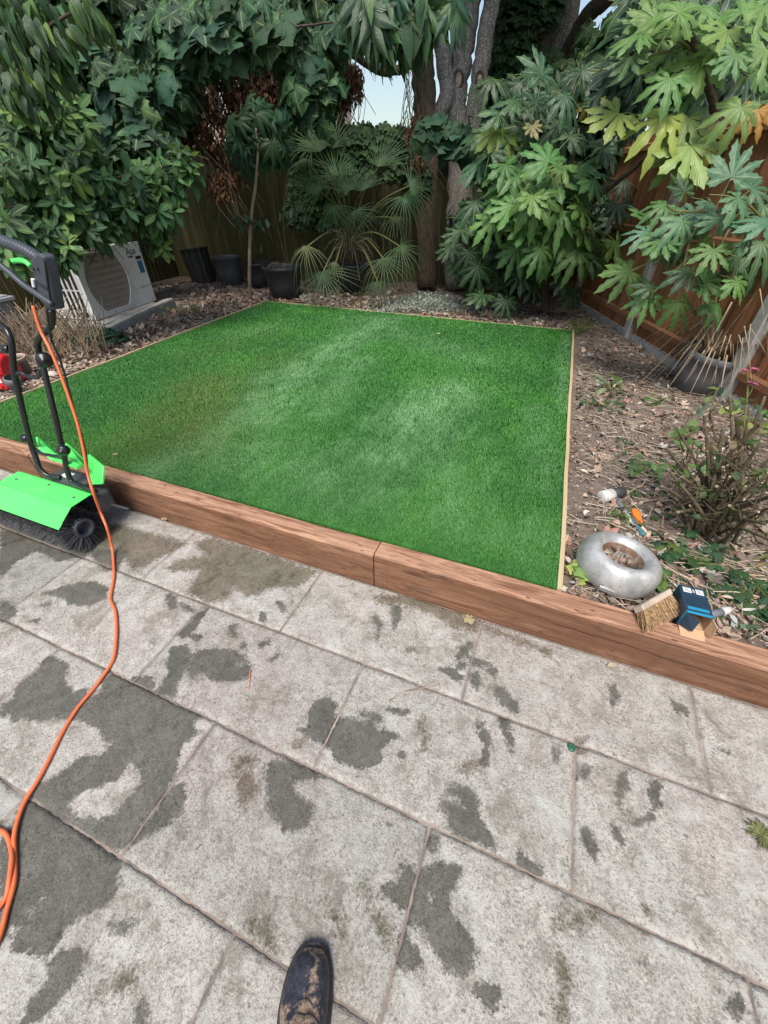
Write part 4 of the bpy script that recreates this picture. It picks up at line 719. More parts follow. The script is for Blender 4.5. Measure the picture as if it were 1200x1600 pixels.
for i in range(60):
    a = random.uniform(0, 6.28); L = random.uniform(.15, .5); d = Vector((math.cos(a), math.sin(a), random.uniform(-.8, .5))); limb(mb, [crownp-Vector((0,0,.1)), crownp+d*L*.6, crownp+d*L+Vector((0,0,-.15))], .007, .003, 4)
mb.build('dead_stalks', M['straw'], pal, kind='stuff')
# ------------------------------------------------------------------ plant pots along the back
M['potblk'] = plain('black_plastic', (.030,.033,.038), .5, .2, 8, dirt=(.12,.10,.08), dirtamt=.35)
M['potgrey'] = plain('grey_plastic', (.125,.13,.145), .55, .15, 8, dirt=(.20,.17,.13), dirtamt=.4)
M['earth'] = plain('potting_soil', (.07,.05,.035), .95, .5, 30, bump=.8)
def pot(px, py, wpx, hfac, taper, label, m, lip=.03, tilt=(0,0), soil=True, name='plant_pot', gr='plant pots by the back fence', rib=0, z=.15, at=None):
    c = at or G(px, py, z); r = wpx*.5*depth(c)/FPX; h = 2*r*hfac; t_ = thing(name, c, label, 'pot', gr)
    R = Matrix.Translation(c) @ Matrix.Rotation(math.radians(tilt[0]), 4, 'X') @ Matrix.Rotation(math.radians(tilt[1]), 4, 'Y')
    rb = r*taper; mb = MB(); n = 36
    prof = [(.002,0),(rb,0),(rb+(r-rb)*.5,h*.5),(r*.985,h-lip*1.3),(r*1.0,h-lip*1.25),(r*1.05,h-lip*1.1),(r*1.06,h-.004),(r*1.03,h),(r*.97,h-.002),(r*.95,h-.05),(rb*.95,h*.35),(.002,h*.35)]
    if rib:
        vs = []; fs = []
        for (rr, z_) in prof:
            for k in range(rib*2): q = math.pi*k/rib; f_ = 1-.05*(k % 2); vs.append(R @ Vector((rr*f_*math.cos(q), rr*f_*math.sin(q), z_)))
        K = rib*2
        for i in range(len(prof)-1):
            for k in range(K): fs.append((i*K+k, i*K+(k+1) % K, (i+1)*K+(k+1) % K, (i+1)*K+k))
        mb.add(vs, fs)
    else: mb.lathe(prof, n, R)
    mb.build('body', m, t_, smooth=not rib)
    if soil: MB().lathe([(.001,h*.84),(r*.5,h*.86),(r*.93,h*.82)], 20, R, .02).build('soil', M['earth'], t_)
    return t_, c, r, h, R
pot(320, 441, 40, 1.12, .88, 'dark ribbed plant pot leaning against the back fence, leftmost of the row', M['potblk'], tilt=(0,-8), soil=False, rib=16)
pot(362, 444, 39, .95, .93, 'plain charcoal pot standing second from the left by the back fence', M['potgrey'])
pot(408, 450, 36, .95, .9, 'black plant pot right behind the sapling stem', M['potblk'])
p4 = pot(447, 467, 57, .78, .72, 'wide bowl shaped black pot at the back corner of the lawn, right of the sapling', M['potblk'], lip=.04)
cpt = Vector((pc.x, pc.y, .15)); pt = thing('plant_pot', cpt, 'dark pot holding the fan palm', 'pot', 'plant pots by the back fence')
MB().lathe([(.002,0),(.20,0),(.255,.40),(.27,.41),(.275,.45),(.26,.455),(.24,.42),(.20,.3)], 30, Matrix.Translation(cpt)).build('body', M['potblk'], pt, smooth=True); MB().lathe([(.001,.40),(.24,.38)], 20, Matrix.Translation(cpt)).build('soil', M['earth'], pt)
mb = MB(); cc_ = p4[1]
for i in range(7): a = random.uniform(0, 6.28); limb(mb, [cc_+Vector((0,0,.25)), cc_+Vector((.1*math.cos(a), .1*math.sin(a), .5)), cc_+Vector((.28*math.cos(a), .28*math.sin(a), .42))], .006, .003, 4)
dpl = thing('withered_plant', cc_+Vector((0,0,.3)), 'withered bent stalks sticking out of the wide bowl shaped pot', 'dead plant'); mb.build('stalks', M['straw'], dpl)
# grey pot on the right with a dead spiky plant
gp, gc, gr_, gh, gR = pot(1082, 608, 82, .74, .78, 'grey plastic pot with a rolled rim leaning by the orange fence', M['potgrey'], lip=.05, tilt=(4,6), gr=None)
sk = thing('spiky_plant', gc+Vector((0,0,gh*.85)), 'dead spiky plant with straw coloured blades in the grey pot', 'dead plant'); mb = MB(); top = gc+Vector((0,0,gh*.88))
for i in range(150):
    a = random.uniform(0, 6.28); L = random.uniform(.22, .62); up_ = random.uniform(.1, .9) if i % 2 else random.uniform(.6,1.5); d = Vector((math.cos(a), math.sin(a), 0)); s = Vector((-d.y, d.x, 0))*random.uniform(.0035,.007)
    b0 = top + d*random.uniform(0,.1) + rnd_unit()*.03; b1 = b0 + d*L*.5 + Vector((0,0,L*up_*.6)); b2 = b0 + d*L + Vector((0,0,L*up_*.6 - L*random.uniform(.2,1.3)*(1-up_*.5)))
    mb.add([b0-s, b0+s, b1+s*.9, b1-s*.9, b2], [(0,1,2,3),(3,2,4)])
mb.build('blades', M['straw'], sk, kind='stuff')
# ------------------------------------------------------------------ air conditioning unit
M['acwhite'] = plain('off_white_metal', (.80,.82,.83), .45, .06, 4, dirt=(.36,.35,.31), dirtamt=.35)
M['acside'] = plain('beige_plastic', (.72,.70,.66), .5, .06, 4, dirt=(.30,.28,.24), dirtamt=.35)
M['taupe'] = plain('taupe_grille', (.40,.35,.32), .6, .1, 8); M['wire'] = plain('grille_wire', (.46,.41,.37), .5, .05)
M['slot'] = plain('black_void', (.012,.012,.012), .8, .1); M['bluestk'] = plain('blue_sticker', (.06,.17,.30), .4, .1); M['ink'] = plain('black_ink', (.03,.03,.035), .5, .1); M['cream'] = plain('cream_plastic', (.60,.56,.42), .5, .1)
FL_ = Vector((-5.26,3.58,.27)); FR_ = Vector((-5.52,4.76,.27)); ex = (FR_-FL_); aw = ex.length; ex.normalize(); ey = Vector((-ex.y, ex.x, 0)); ah = .71; ad = .54
AC = Matrix(((ex.x, ey.x, 0, FL_.x), (ex.y, ey.y, 0, FL_.y), (0, 0, 1, FL_.z), (0, 0, 0, 1)))
ac = thing('air_conditioner', FL_, 'white outdoor air conditioning unit with taupe fan grille under the laurel leaves', 'air conditioner')
MB().box(.012, aw-.012, .012, ad, .0, ah-.012, AC).build('casing', M['acside'], ac, bevel=.008)
def barrel(n=14):
    L = []; R = []
    for i in range(n+1): v_ = .075 + .86*i/n; k = 1-((v_-.5)/.43)**2; L.append((aw*(.185-.115*k), v_*ah)); R.append((aw*(.535+.125*k), v_*ah))
    return L, R
L_, R_b = barrel(); mb = MB(); n = len(L_)
def strip(pa, pb_, y0, y1):                  # plate between two polylines, with thickness
    vs = [AC @ Vector((x, y0, z)) for x, z in pa] + [AC @ Vector((x, y0, z)) for x, z in pb_] + [AC @ Vector((x, y1, z)) for x, z in pa] + [AC @ Vector((x, y1, z)) for x, z in pb_]; k = len(pa); fs = []
    for i in range(k-1): fs += [(i, k+i, k+i+1, i+1), (2*k+i, 2*k+i+1, 3*k+i+1, 3*k+i), (i, i+1, 2*k+i+1, 2*k+i), (k+i, 3*k+i, 3*k+i+1, k+i+1)]
    mb.add(vs, fs)
strip([(0, z) for x, z in L_], L_, -.012, .010); strip(R_b, [(aw, z) for x, z in R_b], -.012, .010); mb.box(0, aw, -.0125, .0105, 0, .075*ah-.0005, AC); mb.box(0, aw, -.0125, .0105, .935*ah+.0005, ah, AC)
mb.build('front_panel', M['acwhite'], ac)
mb = MB(); strip(L_, R_b, -.002, .008); mb.build('fan_grille', M['taupe'], ac)
for i in range(1, 9):
    z = ah*(.075+.86*i/9); k = 1-((z/ah-.5)/.43)**2; MB().box(aw*(.185-.115*k), aw*(.535+.125*k), -.007, -.003, z-.0025, z+.0025, AC).build('grille_wire', M['wire'], ac)
for k in range(4):
    for (z0, z1) in ((.03,.085),(.10,.31),(.33,.52),(.54,.66)): MB().box(-.001, .02, .075+k*.065, .107+k*.065, z0, z1, AC).build('louvre', M['slot'], ac) if False else MB().box(.006, .0135, .075+k*.065, .107+k*.065, z0, z1, AC).build('louvre', M['slot'], ac)
MB().box(aw*.80, aw*.995, -.0145, -.0122, .205, .209, AC).build('panel_seam', M['ink'], ac)
MB().box(aw*.885, aw*.965, -.0142, -.0122, .36, .50, AC).build('sticker', M['bluestk'], ac); MB().box(aw*.88, aw*.97, -.0155, -.0122, .52, .555, AC).build('handle_recess', M['slot'], ac, bevel=.002)
MB().box(aw*1.0, aw*1.05, .03, .13, .03, .16, AC).build('valve_cover', M['cream'], ac, bevel=.008)
MB().box(aw*.765, aw*.85, -.0142, -.0122, .555, .567, AC).build('caption_bar', M['ink'], ac)
cu = bpy.data.curves.new('lettering', 'FONT'); cu.body = 'Aux'; cu.size = .115; cu.extrude = .001; tmp = bpy.data.objects.new('lettering', cu); COL.objects.link(tmp)
dg = bpy.context.evaluated_depsgraph_get(); me = bpy.data.meshes.new_from_object(tmp.evaluated_get(dg)); bpy.data.objects.remove(tmp); me.materials.clear(); me.materials.append(M['ink'])
lo = link('lettering', me, ac); lo.matrix_basis = Matrix.Translation(AC @ Vector((aw*.755, -.0138, .585)) - FL_) @ Matrix((ex, Vector((0,0,1)), -ey)).transposed().to_4x4()
mb = MB()
for (u, z) in ((.03,.03),(.3,.03),(.6,.03),(.95,.03),(.03,.67),(.5,.67),(.7,.4),(.75,.2)): mb.box(aw*u-.006, aw*u+.006, -.016, -.0125, z-.006, z+.006, AC)
mb.build('screws', M['ink'], ac, kind='stuff')
# concrete edging in front of it
def block(c0, c1, wdt, z0, z1, label, m, name='concrete_edging', cat='edging'):
    c0 = Vector((c0[0], c0[1], 0)); c1 = Vector((c1[0], c1[1], 0)); d = (c1-c0); L = d.length; d.normalize(); s = Vector((-d.y, d.x, 0)); n = 10; vs = []; fs = []
    for i in range(n+1):
        p = c0+d*L*i/n; j = lambda: random.uniform(-.006, .006)
        vs += [p+Vector((0,0,z0)), p+s*wdt+Vector((0,0,z0)), p+s*wdt+Vector((0,0,z1+j())), p+s*(wdt*.08)+Vector((0,0,z1+j())), p+Vector((0,0,z1-.02+j()))]
    for i in range(n):
        for k in range(5): a = i*5; fs.append((a+k, a+5+k, a+5+(k+1) % 5, a+(k+1) % 5))
    fs += [(4,3,2,1,0), tuple(n*5+k for k in range(5))]; return tag(MB().add(vs, fs).build(name, m, base=c0), label, cat)
block((-4.72,3.36), (-5.25,4.85), .10, .1, .30, 'grey concrete edging block laid below the white air conditioning unit', M['concrete'])
block((-5.02,3.30), (-5.45,4.70), .62, .1, .262, 'flat concrete slab carrying the white air conditioning unit', M['concrete'], 'concrete_slab', 'slab')
# grey planter box at the left edge
M['greybox'] = plain('grey_painted_wood', (.20,.22,.25), .6, .1, 6, dirt=(.12,.12,.12)); M['greylid'] = plain('pale_grey_board', (.33,.34,.36), .6, .1, 6, dirt=(.2,.2,.19))
gb = Vector((-6.25,2.55,.16)); g_ = thing('storage_box', gb, 'grey box with a pale lid at the left edge behind the dry stems', 'box')
Mx = Matrix.Translation(gb) @ Matrix.Rotation(math.radians(100), 4, 'Z')
for k in range(3): MB().box(-.6, .62, -.012*k*0-.30, .28, .0+.115*k, .107+.115*k, Mx).build('side_board', M['greybox'], g_, bevel=.006)
MB().box(-.64, .66, -.34, .32, .345, .385, Mx).build('lid', M['greylid'], g_, bevel=.008); MB().box(-.60, .62, -.30, .28, .3855, .40, Mx).build('lid_rim', M['greylid'], g_, bevel=.005)
# coiled garden hose
M['hose'] = plain('green_hose', (.025,.085,.045), .45, .2, 20); pts = []; hc = G(152, 535, .19)
for i in range(90): a = i/90*6.28*4.2; r = .26+.05*math.sin(i*.7)-.012*(i/20); pts.append(hc+Vector((r*math.cos(a)*1.15, r*math.sin(a)*.9, .03+.018*(i/18)+.012*math.sin(i*1.3))))
tag(MB().tube(pts, .013, 7).build('garden_hose', M['hose'], smooth=True, base=hc), 'dark green garden hose coiled on the soil in front of the concrete edging', 'hose')
# small pot, red tool, grey offcut, pale stone
M['potclay'] = plain('weathered_clay', (.17,.17,.16), .8, .2, 14, dirt=(.30,.24,.20)); M['rim'] = plain('pinkish_clay', (.45,.31,.26), .8, .2, 14)
c = G(46, 590, .16); sp_ = thing('plant_pot', c, 'small weathered clay pot with a pinkish rim among dry stems at the left', 'pot'); Rm = Matrix.Translation(c) @ Matrix.Rotation(math.radians(8), 4, 'X') @ Matrix.Scale(.68, 4)
MB().lathe([(.002,0),(.075,0),(.105,.26),(.12,.265)], 26, Rm).build('body', M['potclay'], sp_, smooth=True); MB().lathe([(.119,.262),(.126,.266),(.126,.282),(.118,.286),(.112,.27),(.108,.24)], 26, Rm).build('rim', M['rim'], sp_, smooth=True); MB().lathe([(.001,.255),(.108,.25)], 20, Rm, .05).build('soil', M['earth'], sp_)
M['red'] = plain('red_plastic', (.62,.022,.035), .35, .1, 6); c = G(10, 603, .17); rd = thing('power_tool', c, 'bright red power tool with black vents at the left edge of the bed', 'power tool')
RM = Matrix.Translation(c+Vector((0,0,.075))) @ Matrix.Rotation(math.radians(25), 4, 'Z') @ Matrix.Scale(1.25, 4)
mb = MB(); mb.lathe([(.002,-.14),(.07,-.14),(.095,-.11),(.10,.0),(.10,.06),(.085,.10),(.002,.105)], 18, RM @ Matrix.Translation((0,0,.06)) @ Matrix.Rotation(math.radians(90), 4, 'Y')); mb.box(-.13,.09,-.105,.105,-.05,.06, RM); mb.build('housing', M['red'], rd, bevel=.012)
for k in range(4): MB().box(-.06+k*.022, -.05+k*.022, -.1075, -.104, -.02, .045, RM).build('vent', M['slot'], rd)
MB().box(.02,.08,-.108,-.1045,.0,.03, RM).build('badge', M['acwhite'], rd); MB().box(-.2,.14,-.07,.10,-.075,-.052, RM).build('base_plate', M['potblk'], rd, bevel=.008)
mb = MB(); mb.lathe([(.03,0),(.045,.10),(.06,.11),(.06,.16),(.05,.165)], 16, Matrix.Translation(G(30,618,.165)) @ Matrix.Rotation(math.radians(15), 4, 'Y')); tag(mb.build('nozzle', M['potgrey'], smooth=True, base=G(30,618,.165)), 'grey plastic nozzle lying beside the red power tool', 'nozzle')
M['stone'] = plain('pale_stone', (.52,.46,.38), .9, .2, 12, bump=.5)
def stone(px, py, r, label, sq=(1,.7,.35), z=.17):
    c = G(px, py, z); v = []; f = []; n, m = 9, 6
    for i in range(m+1):
        for k in range(n): th = math.pi*i/m; ph = 2*math.pi*k/n; q = random.uniform(.85, 1.12); v.append(c+Vector((r*sq[0]*q*math.sin(th)*math.cos(ph), r*sq[1]*q*math.sin(th)*math.sin(ph), r*sq[2]*(1-math.cos(th))*.9)))
    for i in range(m):
        for k in range(n): f.append((i*n+k, i*n+(k+1) % n, (i+1)*n+(k+1) % n, (i+1)*n+k))
    return tag(MB().add(v, f).build('stone', M['stone'], base=c), label, 'stone')
stone(84, 588, .07, 'pale flat stone chip on the soil beside the left edge of the lawn')
# dry cut stems at the left
def stems(name, c, n, rad, h, label, cat, m, thick=.006, lean=.35):
    t_ = thing(name, c, label, cat); mb = MB()
    for i in range(n):
        a = random.uniform(0, 6.28); d = rad*math.sqrt(random.random()); b = c+Vector((d*math.cos(a)*1.3, d*math.sin(a), -.02)); hh = h*random.uniform(.4, 1.1); tp = b+Vector((random.gauss(0, lean)*hh, random.gauss(0, lean)*hh, hh)); mb.tube([b, (b+tp)/2+rnd_unit()*.02, tp], [thick, thick*.8, thick*.6], 5)
        if random.random() < .5: s_ = b+(tp-b)*random.uniform(.3, .7); mb.tube([s_, s_+Vector((random.gauss(0,.1), random.gauss(0,.1), random.uniform(.05,.16)))], [thick*.6, thick*.4], 4)
    mb.build('stems', m, t_, kind='stuff'); return t_
stems('cut_shrub', G(102,552,.17), 150, .36, .46, 'clump of pale cut dry stems between the sweeper handle and the white unit', 'dead shrub', M['straw'])
stems('dead_shrub', G(30,545,.17), 140, .45, .42, 'tangled grey brown dead stems in front of the grey box', 'dead shrub', M['twig'], .005, .6)

# ------------------------------------------------------------------ green power sweeper
M['lime'] = plain('bright_green_plastic', (.10,.80,.14), .38, .05, 5, bump=.05, dirt=(.20,.55,.16), dirtamt=.45); M['steel_blk'] = plain('black_painted_tube', (.014,.015,.017), .28, .2, 10, bump=.05)
M['gearbox'] = plain('dark_grey_casting', (.055,.058,.065), .5, .2, 9, dirt=(.14,.13,.12), dirtamt=.3); M['bristle'] = plain('black_bristle', (.045,.047,.05), .55, .5, 40); M['rubber'] = plain('slate_plastic', (.045,.052,.065), .5, .2, 14)
sx0, sx1, syc, szc, sr = -2.86, -2.03, .87, .132, .134
sw_ = thing('power_sweeper', (-2.4,.9,0), 'lime green power sweeper with black brush roller and black tube handle', 'sweeper')
mb = MB(); ax = Matrix.Translation((sx0, syc, szc)) @ Matrix.Rotation(math.radians(90), 4, 'Y')
mb.lathe([(.03,0),(.052,0),(.056,.01),(.056,sx1-sx0-.01),(.052,sx1-sx0),(.036,sx1-sx0),(.034,sx1-sx0-.05),(.001,sx1-sx0-.055)], 28, ax); mb.build('roller_hub', M['rubber'], sw_, smooth=True)
mb = MB()
for ix in range(44):
    for ia in range(27):
        edge = ix > 41; tx = sx0+.008+(sx1-sx0-.014)*ix/43 + random.gauss(0,.002); ta = (ia+.5*(ix % 2))*6.2832/27 + random.gauss(0,.05); tl = random.uniform(.93, 1.02)
        for q in range(7 if edge else 4):
            x = tx+random.gauss(0,.002); a = ta+random.gauss(0,.03); r0 = .05; da = random.gauss(0,.09); dx = abs(random.gauss(0,.006)) if edge else random.gauss(0,.006); r1 = sr*tl*random.uniform(.95, 1.0)*(.80 if math.sin(a) > -.35 and not edge else 1)
            if math.sin(a+da)*r1 + szc < .002: r1 = min(r1, (szc-.002)/max(.01, -math.sin(a+da)))
            if edge and tx < -2.044: r1 = min(r1, sr*.8) if math.sin(a) > -.35 else r1
            p0 = Vector((x, syc+math.cos(a)*r0, szc+math.sin(a)*r0)); p1 = Vector((x+dx, syc+math.cos(a+da)*r1, szc+math.sin(a+da)*r1)); s = Vector((.0013, -math.sin(a)*.0013, math.cos(a)*.0013)); mb.add([p0-s, p0+s, p1+s, p1-s], [(0,1,2,3)])
mb.build('bristles', M['bristle'], sw_, kind='stuff')
# cover: two facets and a short rear lip
def sheet(mb, prof, x0, x1, th=.004):        # prof = [(y,z)...]
    k = len(prof); vs = []
    for x in (x0, x1):
        for (y, z) in prof: vs.append((x, y, z))
        for i, (y, z) in enumerate(prof): vs.append((x, y-.003, z-th))
    fs = []; o = 2*k
    for i in range(k-1): fs += [(i, i+1, o+i+1, o+i), (k+i, o+k+i, o+k+i+1, k+i+1), (i, k+i, k+i+1, i+1), (o+i, o+i+1, o+k+i+1, o+k+i)]
    fs += [(0, o, o+k, k), (k-1, 2*k-1, o+2*k-1, o+k-1)]; mb.add(vs, fs)
mb = MB(); sheet(mb, [(.775,.200),(.872,.268),(.985,.272),(1.0,.262)], -2.62, -2.045); mb.build('cover', M['lime'], sw_)
mb = MB(); mb.box(-2.60,-2.06,.868,.876,.2688,.2702); mb.build('cover_crease', M['lime'], sw_)
mb = MB()
for (x, y, z) in ((-2.10,.93,.2715),(-2.55,.93,.2715),(-2.33,.96,.272)): mb.lathe([(.001,.004),(.006,.004),(.007,0)], 10, Matrix.Translation((x, y, z)))
mb.build('screws', M['potgrey'], sw_, kind='stuff')
# rear gearbox and axle
mb = MB(); a_ = [(1.0,.10),(1.13,.10),(1.14,.22),(1.10,.285),(1.02,.285),(.99,.22)]; mb.prism([(y, z) for y, z in a_], .26, Matrix(((0,0,1,-2.40),(1,0,0,0),(0,1,0,0),(0,0,0,1)))); mb.build('gearbox', M['gearbox'], sw_, bevel=.012)
MB().box(-2.33,-2.27,1.03,1.075,.2855,.288).build('rating_label', M['acwhite'], sw_); MB().box(-2.50,-2.40,1.0,1.09,.12,.24).build('motor_flange', M['gearbox'], sw_, bevel=.015); MB().box(-2.14,-2.06,1.0,1.09,.12,.235).build('drive_cover', M['gearbox'], sw_, bevel=.015)
mb = MB(); mb.tube([(-2.5,1.03,.16),(-1.93,1.06,.15)], .008, 8); mb.build('axle_rod', M['rubber'], sw_)
# rear flaps, three green trays hanging over the sleeper
def flap(p0, p1, p2, p3):
    n_ = (Vector(p1)-Vector(p0)).cross(Vector(p3)-Vector(p0)).normalized()*.006; q = [Vector(p) for p in (p0,p1,p2,p3)]; mb = MB(); mb.hexa([x-n_ for x in q]+[x for x in q])
    for a, b in ((0,1),(1,2),(3,0)): mb.tube([q[a], q[b]], .007, 6)
    mb.build('flap', M['lime'], sw_)
flap(Wy(58,684,1.12), Wy(92,712,1.12), Wy(90,712,1.06), Wy(62,700,1.06)); flap(Wy(104,694,1.12), Wy(134,722,1.12), Wy(136,734,1.06), Wy(104,714,1.06)); flap(Wy(139,711,1.12), Wy(162,730,1.12), Wy(160,756,1.05), Wy(144,757,1.05)); flap(Wy(62,700,1.05), Wy(126,728,1.05), Wy(118,732,1.02), Wy(84,720,1.02))
# handle tubes
tb = .0135
rb = smooth_path([Wy(150,768,1.0), Wy(128,760,.99), Wy(112,752,1.0), Wy(105,735,1.01), Wy(100,712,1.03), Wy(86,650,1.07), Wy(74,600,1.11), Wy(65,562,1.14)], 5); MB().tube(rb, tb, 10).build('lower_tube', M['steel_blk'], sw_, smooth=True)
lb2 = smooth_path([Wy(95,746,1.02), Wy(75,743,1.0), Wy(62,732,1.0), Wy(56,715,1.02), Wy(47,690,1.04), Wy(35,640,1.07), Wy(25,595,1.10), Wy(20,568,1.12)], 5); MB().tube(lb2, tb, 10).build('lower_tube', M['steel_blk'], sw_, smooth=True)
MB().tube(smooth_path([Wy(47,692,1.045), Wy(56,703,1.04), Wy(72,710,1.035), Wy(92,713,1.035), Wy(99,705,1.035)], 5), .010, 8).build('cross_tube', M['steel_blk'], sw_, smooth=True)
MB().tube(smooth_path([Wy(23,590,1.105), Wy(30,582,1.11), Wy(44,588,1.115), Wy(60,589,1.12), Wy(64,575,1.125)], 5), .0095, 8).build('cross_tube', M['steel_blk'], sw_, smooth=True)
ur = smooth_path([Wy(66,572,1.13), Wy(61,550,1.14), Wy(59,535,1.145), Wy(64,524,1.15), Wy(75,515,1.16), Wy(81,504,1.165), Wy(81,485,1.17)], 6); MB().tube(ur, tb, 10).build('upper_tube', M['steel_blk'], sw_, smooth=True)
ul_ = smooth_path([Wy(24,592,1.10), Wy(20,560,1.12), Wy(18,535,1.135), Wy(12,518,1.15), Wy(0,507,1.16), Wy(-25,492,1.17), Wy(-40,470,1.18), Wy(-35,440,1.19), Wy(-12,418,1.195)], 6); MB().tube(ul_, tb, 10).build('upper_tube', M['steel_blk'], sw_, smooth=True)
def knob(p, nrm, r):
    R = frame(Vector((0,0,1)), nrm).to_4x4(); R.translation = p; MB().lathe([(.002,.03),(r*.3,.03),(r*.32,.022),(r*.85,.02),(r,.012),(r,-.004),(r*.9,-.01)], 18, R).build('knob', M['steel_blk'], sw_, smooth=True)
knob(Wy(100,703,1.015), -FW, .028); knob(Wy(70,562,1.12), -FW+RT*.3, .032); knob(Wy(45,686,1.045)+Vector((-.02,0,0)), -RT, .022); knob(Wy(14,546,1.13)+Vector((-.01,0,0)), -RT, .02)
# switch housing and loop grip
hp = lambda x, y, d=1.17: Wy(x, y, d)
mb = MB(); fr = [(46,406),(57,395),(67,401),(74,425),(82,468),(85,484),(74,485),(62,470),(55,452),(51,432)]; f0 = [hp(x, y, 1.145) for x, y in fr]; f1 = [hp(x, y, 1.145)+Vector((.014,.04,0)) for x, y in fr]; k = len(fr)
mb.add(f0+f1, [tuple(range(k)), tuple(range(k, 2*k))[::-1]] + [(i, k+i, k+(i+1) % k, (i+1) % k) for i in range(k)]); mb.build('switch_housing', M['rubber'], sw_, bevel=.008)
for (x, y) in ((51,420),(58,420)): 
    MB().tube([hp(x, y, 1.143), hp(x, y, 1.143)-FW*.004], .006, 10).build('button', M['steel_blk'], sw_)
MB().tube(smooth_path([hp(70,408,1.143), hp(73,435,1.143), hp(79,470,1.143)], 5), .0035, 6).build('housing_seam', M['steel_blk'], sw_); MB().tube(smooth_path([hp(57,440,1.143), hp(66,447,1.143), hp(75,452,1.143)], 5), .0045, 6).build('housing_rib', M['steel_blk'], sw_)
gpts = smooth_path([hp(66,408), hp(52,398), hp(35,389), hp(15,381), hp(-5,374), hp(-30,370), hp(-48,376), hp(-50,392)], 8); g = MB(); rr = [.021+.0016*(i % 2) for i in range(len(gpts))]; g.tube(gpts, rr, 12); g.build('grip', M['rubber'], sw_, smooth=False)
MB().tube(smooth_path([hp(82,476,1.14), hp(60,461,1.14), hp(38,446,1.14), hp(15,426,1.14), hp(-12,405,1.14), hp(-40,388,1.15)], 5), .012, 9).build('guard_bar', M['rubber'], sw_, smooth=True)
mb = MB(); mb.tube(smooth_path([hp(48,416,1.16), hp(40,409,1.16), hp(30,407,1.16), hp(20,408,1.16)], 5), [.010]*11+[.009]*5, 8); mb.build('trigger_lever', M['lime'], sw_, smooth=True)
MB().tube([hp(51,436,1.14), hp(53,448,1.14)], .006, 8).build('switch', M['acwhite'], sw_)
MB().tube(smooth_path([hp(72,482,1.14), Wy(75,500,1.13), Wy(80,530,1.13), Wy(93,560,1.12), Wy(105,600,1.10), Wy(118,650,1.06), Wy(129,685,1.03), Wy(135,715,1.02), Wy(137,745,1.02), Wy(140,762,1.03)], 6), .0045, 6).build('power_cable', M['steel_blk'], sw_, smooth=True)
# ------------------------------------------------------------------ orange extension cord
M['orange'] = plain('orange_cable', (.72,.16,.055), .45, .1, 20, bump=.05)
def gd(x, y): return G(x, y, .0085)
pts = [hp(52,478,1.14), Wy(58,500,1.13), Wy(66,522,1.12), Wy(78,545,1.10), Wy(92,578,1.08), Wy(108,622,1.05), Wy(121,662,1.02), Wy(130,700,.99), Wy(137,740,.955), Wy(146,770,.92), Wy(157,800,.93), Wy(166,822,.90), G(171,838,.10), G(175,856,.03), gd(177,874), gd(178,900), gd(174,925), gd(173,938), gd(180,955), gd(182,980), gd(181,1005), gd(177,1030), gd(164,1052), gd(145,1078), gd(122,1105), gd(100,1140), gd(80,1180), gd(60,1218), gd(40,1250), gd(28,1280), gd(22,1310), gd(23,1345), gd(22,1380), gd(10,1425), gd(0,1462), gd(-25,1520), gd(-45,1575)]
tag(MB().tube(smooth_path(pts, 7), .0065, 8).build('extension_cord', M['orange'], smooth=True), 'orange extension cord running from the sweeper handle across the wet paving', 'cord')
pts = [gd(-30,1285), gd(-5,1296), gd(8,1302), gd(16,1320), gd(21,1340)+Vector((0,0,.008)), gd(18,1370)+Vector((0,0,.008)), gd(10,1400), gd(-3,1420), gd(-25,1450)]
tag(MB().tube(smooth_path(pts, 7), .0065, 8).build('extension_cord', M['orange'], smooth=True), 'short orange cable loop crossing the long cord at the left edge of the paving', 'cord')

# ------------------------------------------------------------------ things on the right hand bed
# ring shaped metal planter
M['galv'] = None
t = NT('grey_metal'); v = t.mapping(); n1 = t.noise(v, 9, 5, .65); n2 = t.noise(v, 60, 4); c = t.mix(t.mapr(n1, .35, .65), (.36,.36,.355), (.55,.55,.545)); c = t.mix(t.mapr(n2, .58, .66, 0, .4), c, (.18,.19,.15)); c = t.mix(t.mapr(t.noise(v, 14, 6, .75), .58, .68, 0, .6), c, (.25,.16,.09)); c = t.mix(t.mapr(t.noise(v, 5, 5, .7), .52, .62, 0, .5), c, (.22,.23,.20)); t.bump(n2, .2, .003); M['galv'] = t.fin(c, t.mapr(n1, .3, .7, .36, .62), .5, .4)
rc = G(965, 881, .238); R = Matrix.Translation(rc) @ Matrix.Rotation(math.radians(-5), 4, 'X') @ Matrix.Rotation(math.radians(7), 4, 'Y'); rp = thing('ring_planter', rc-Vector((0,0,.06)), 'grey metal ring shaped planter filled with dead leaves, lying near the timber sleeper', 'planter')
prof = [(.118+.0, -.062)]; prof = [(.121+.046*math.cos(a), .074*math.sin(a)) for a in [math.radians(d) for d in range(-100, 181, 14)]] + [(.076,-.04)]
MB().lathe(prof, 44, R, .006).build('shell', M['galv'], rp, smooth=True)
mb = MB(); mb.lathe([(.0745,-.01),(.0762,.018),(.080,.034),(.086,.047)], 36, R @ Matrix.Translation((0,0,.002))); M['rust'] = plain('rust', (.20,.12,.075), .9, .5, 18, dirt=(.42,.41,.39), dirtamt=.9); mb.build('rusty_rim', M['rust'], rp, smooth=True)
tab = MB(); tab.box(-.03,.03,-.005,.005,-.01,.01, R @ Matrix.Translation((-.04,-.158,-.035)) @ Matrix.Rotation(.3, 4, 'X')); tab.build('torn_tab', M['galv'], rp)
MB().lathe([(.001,-.02),(.076,-.03)], 18, R).build('soil', M['earth'], rp)
RC, RR = rc, R
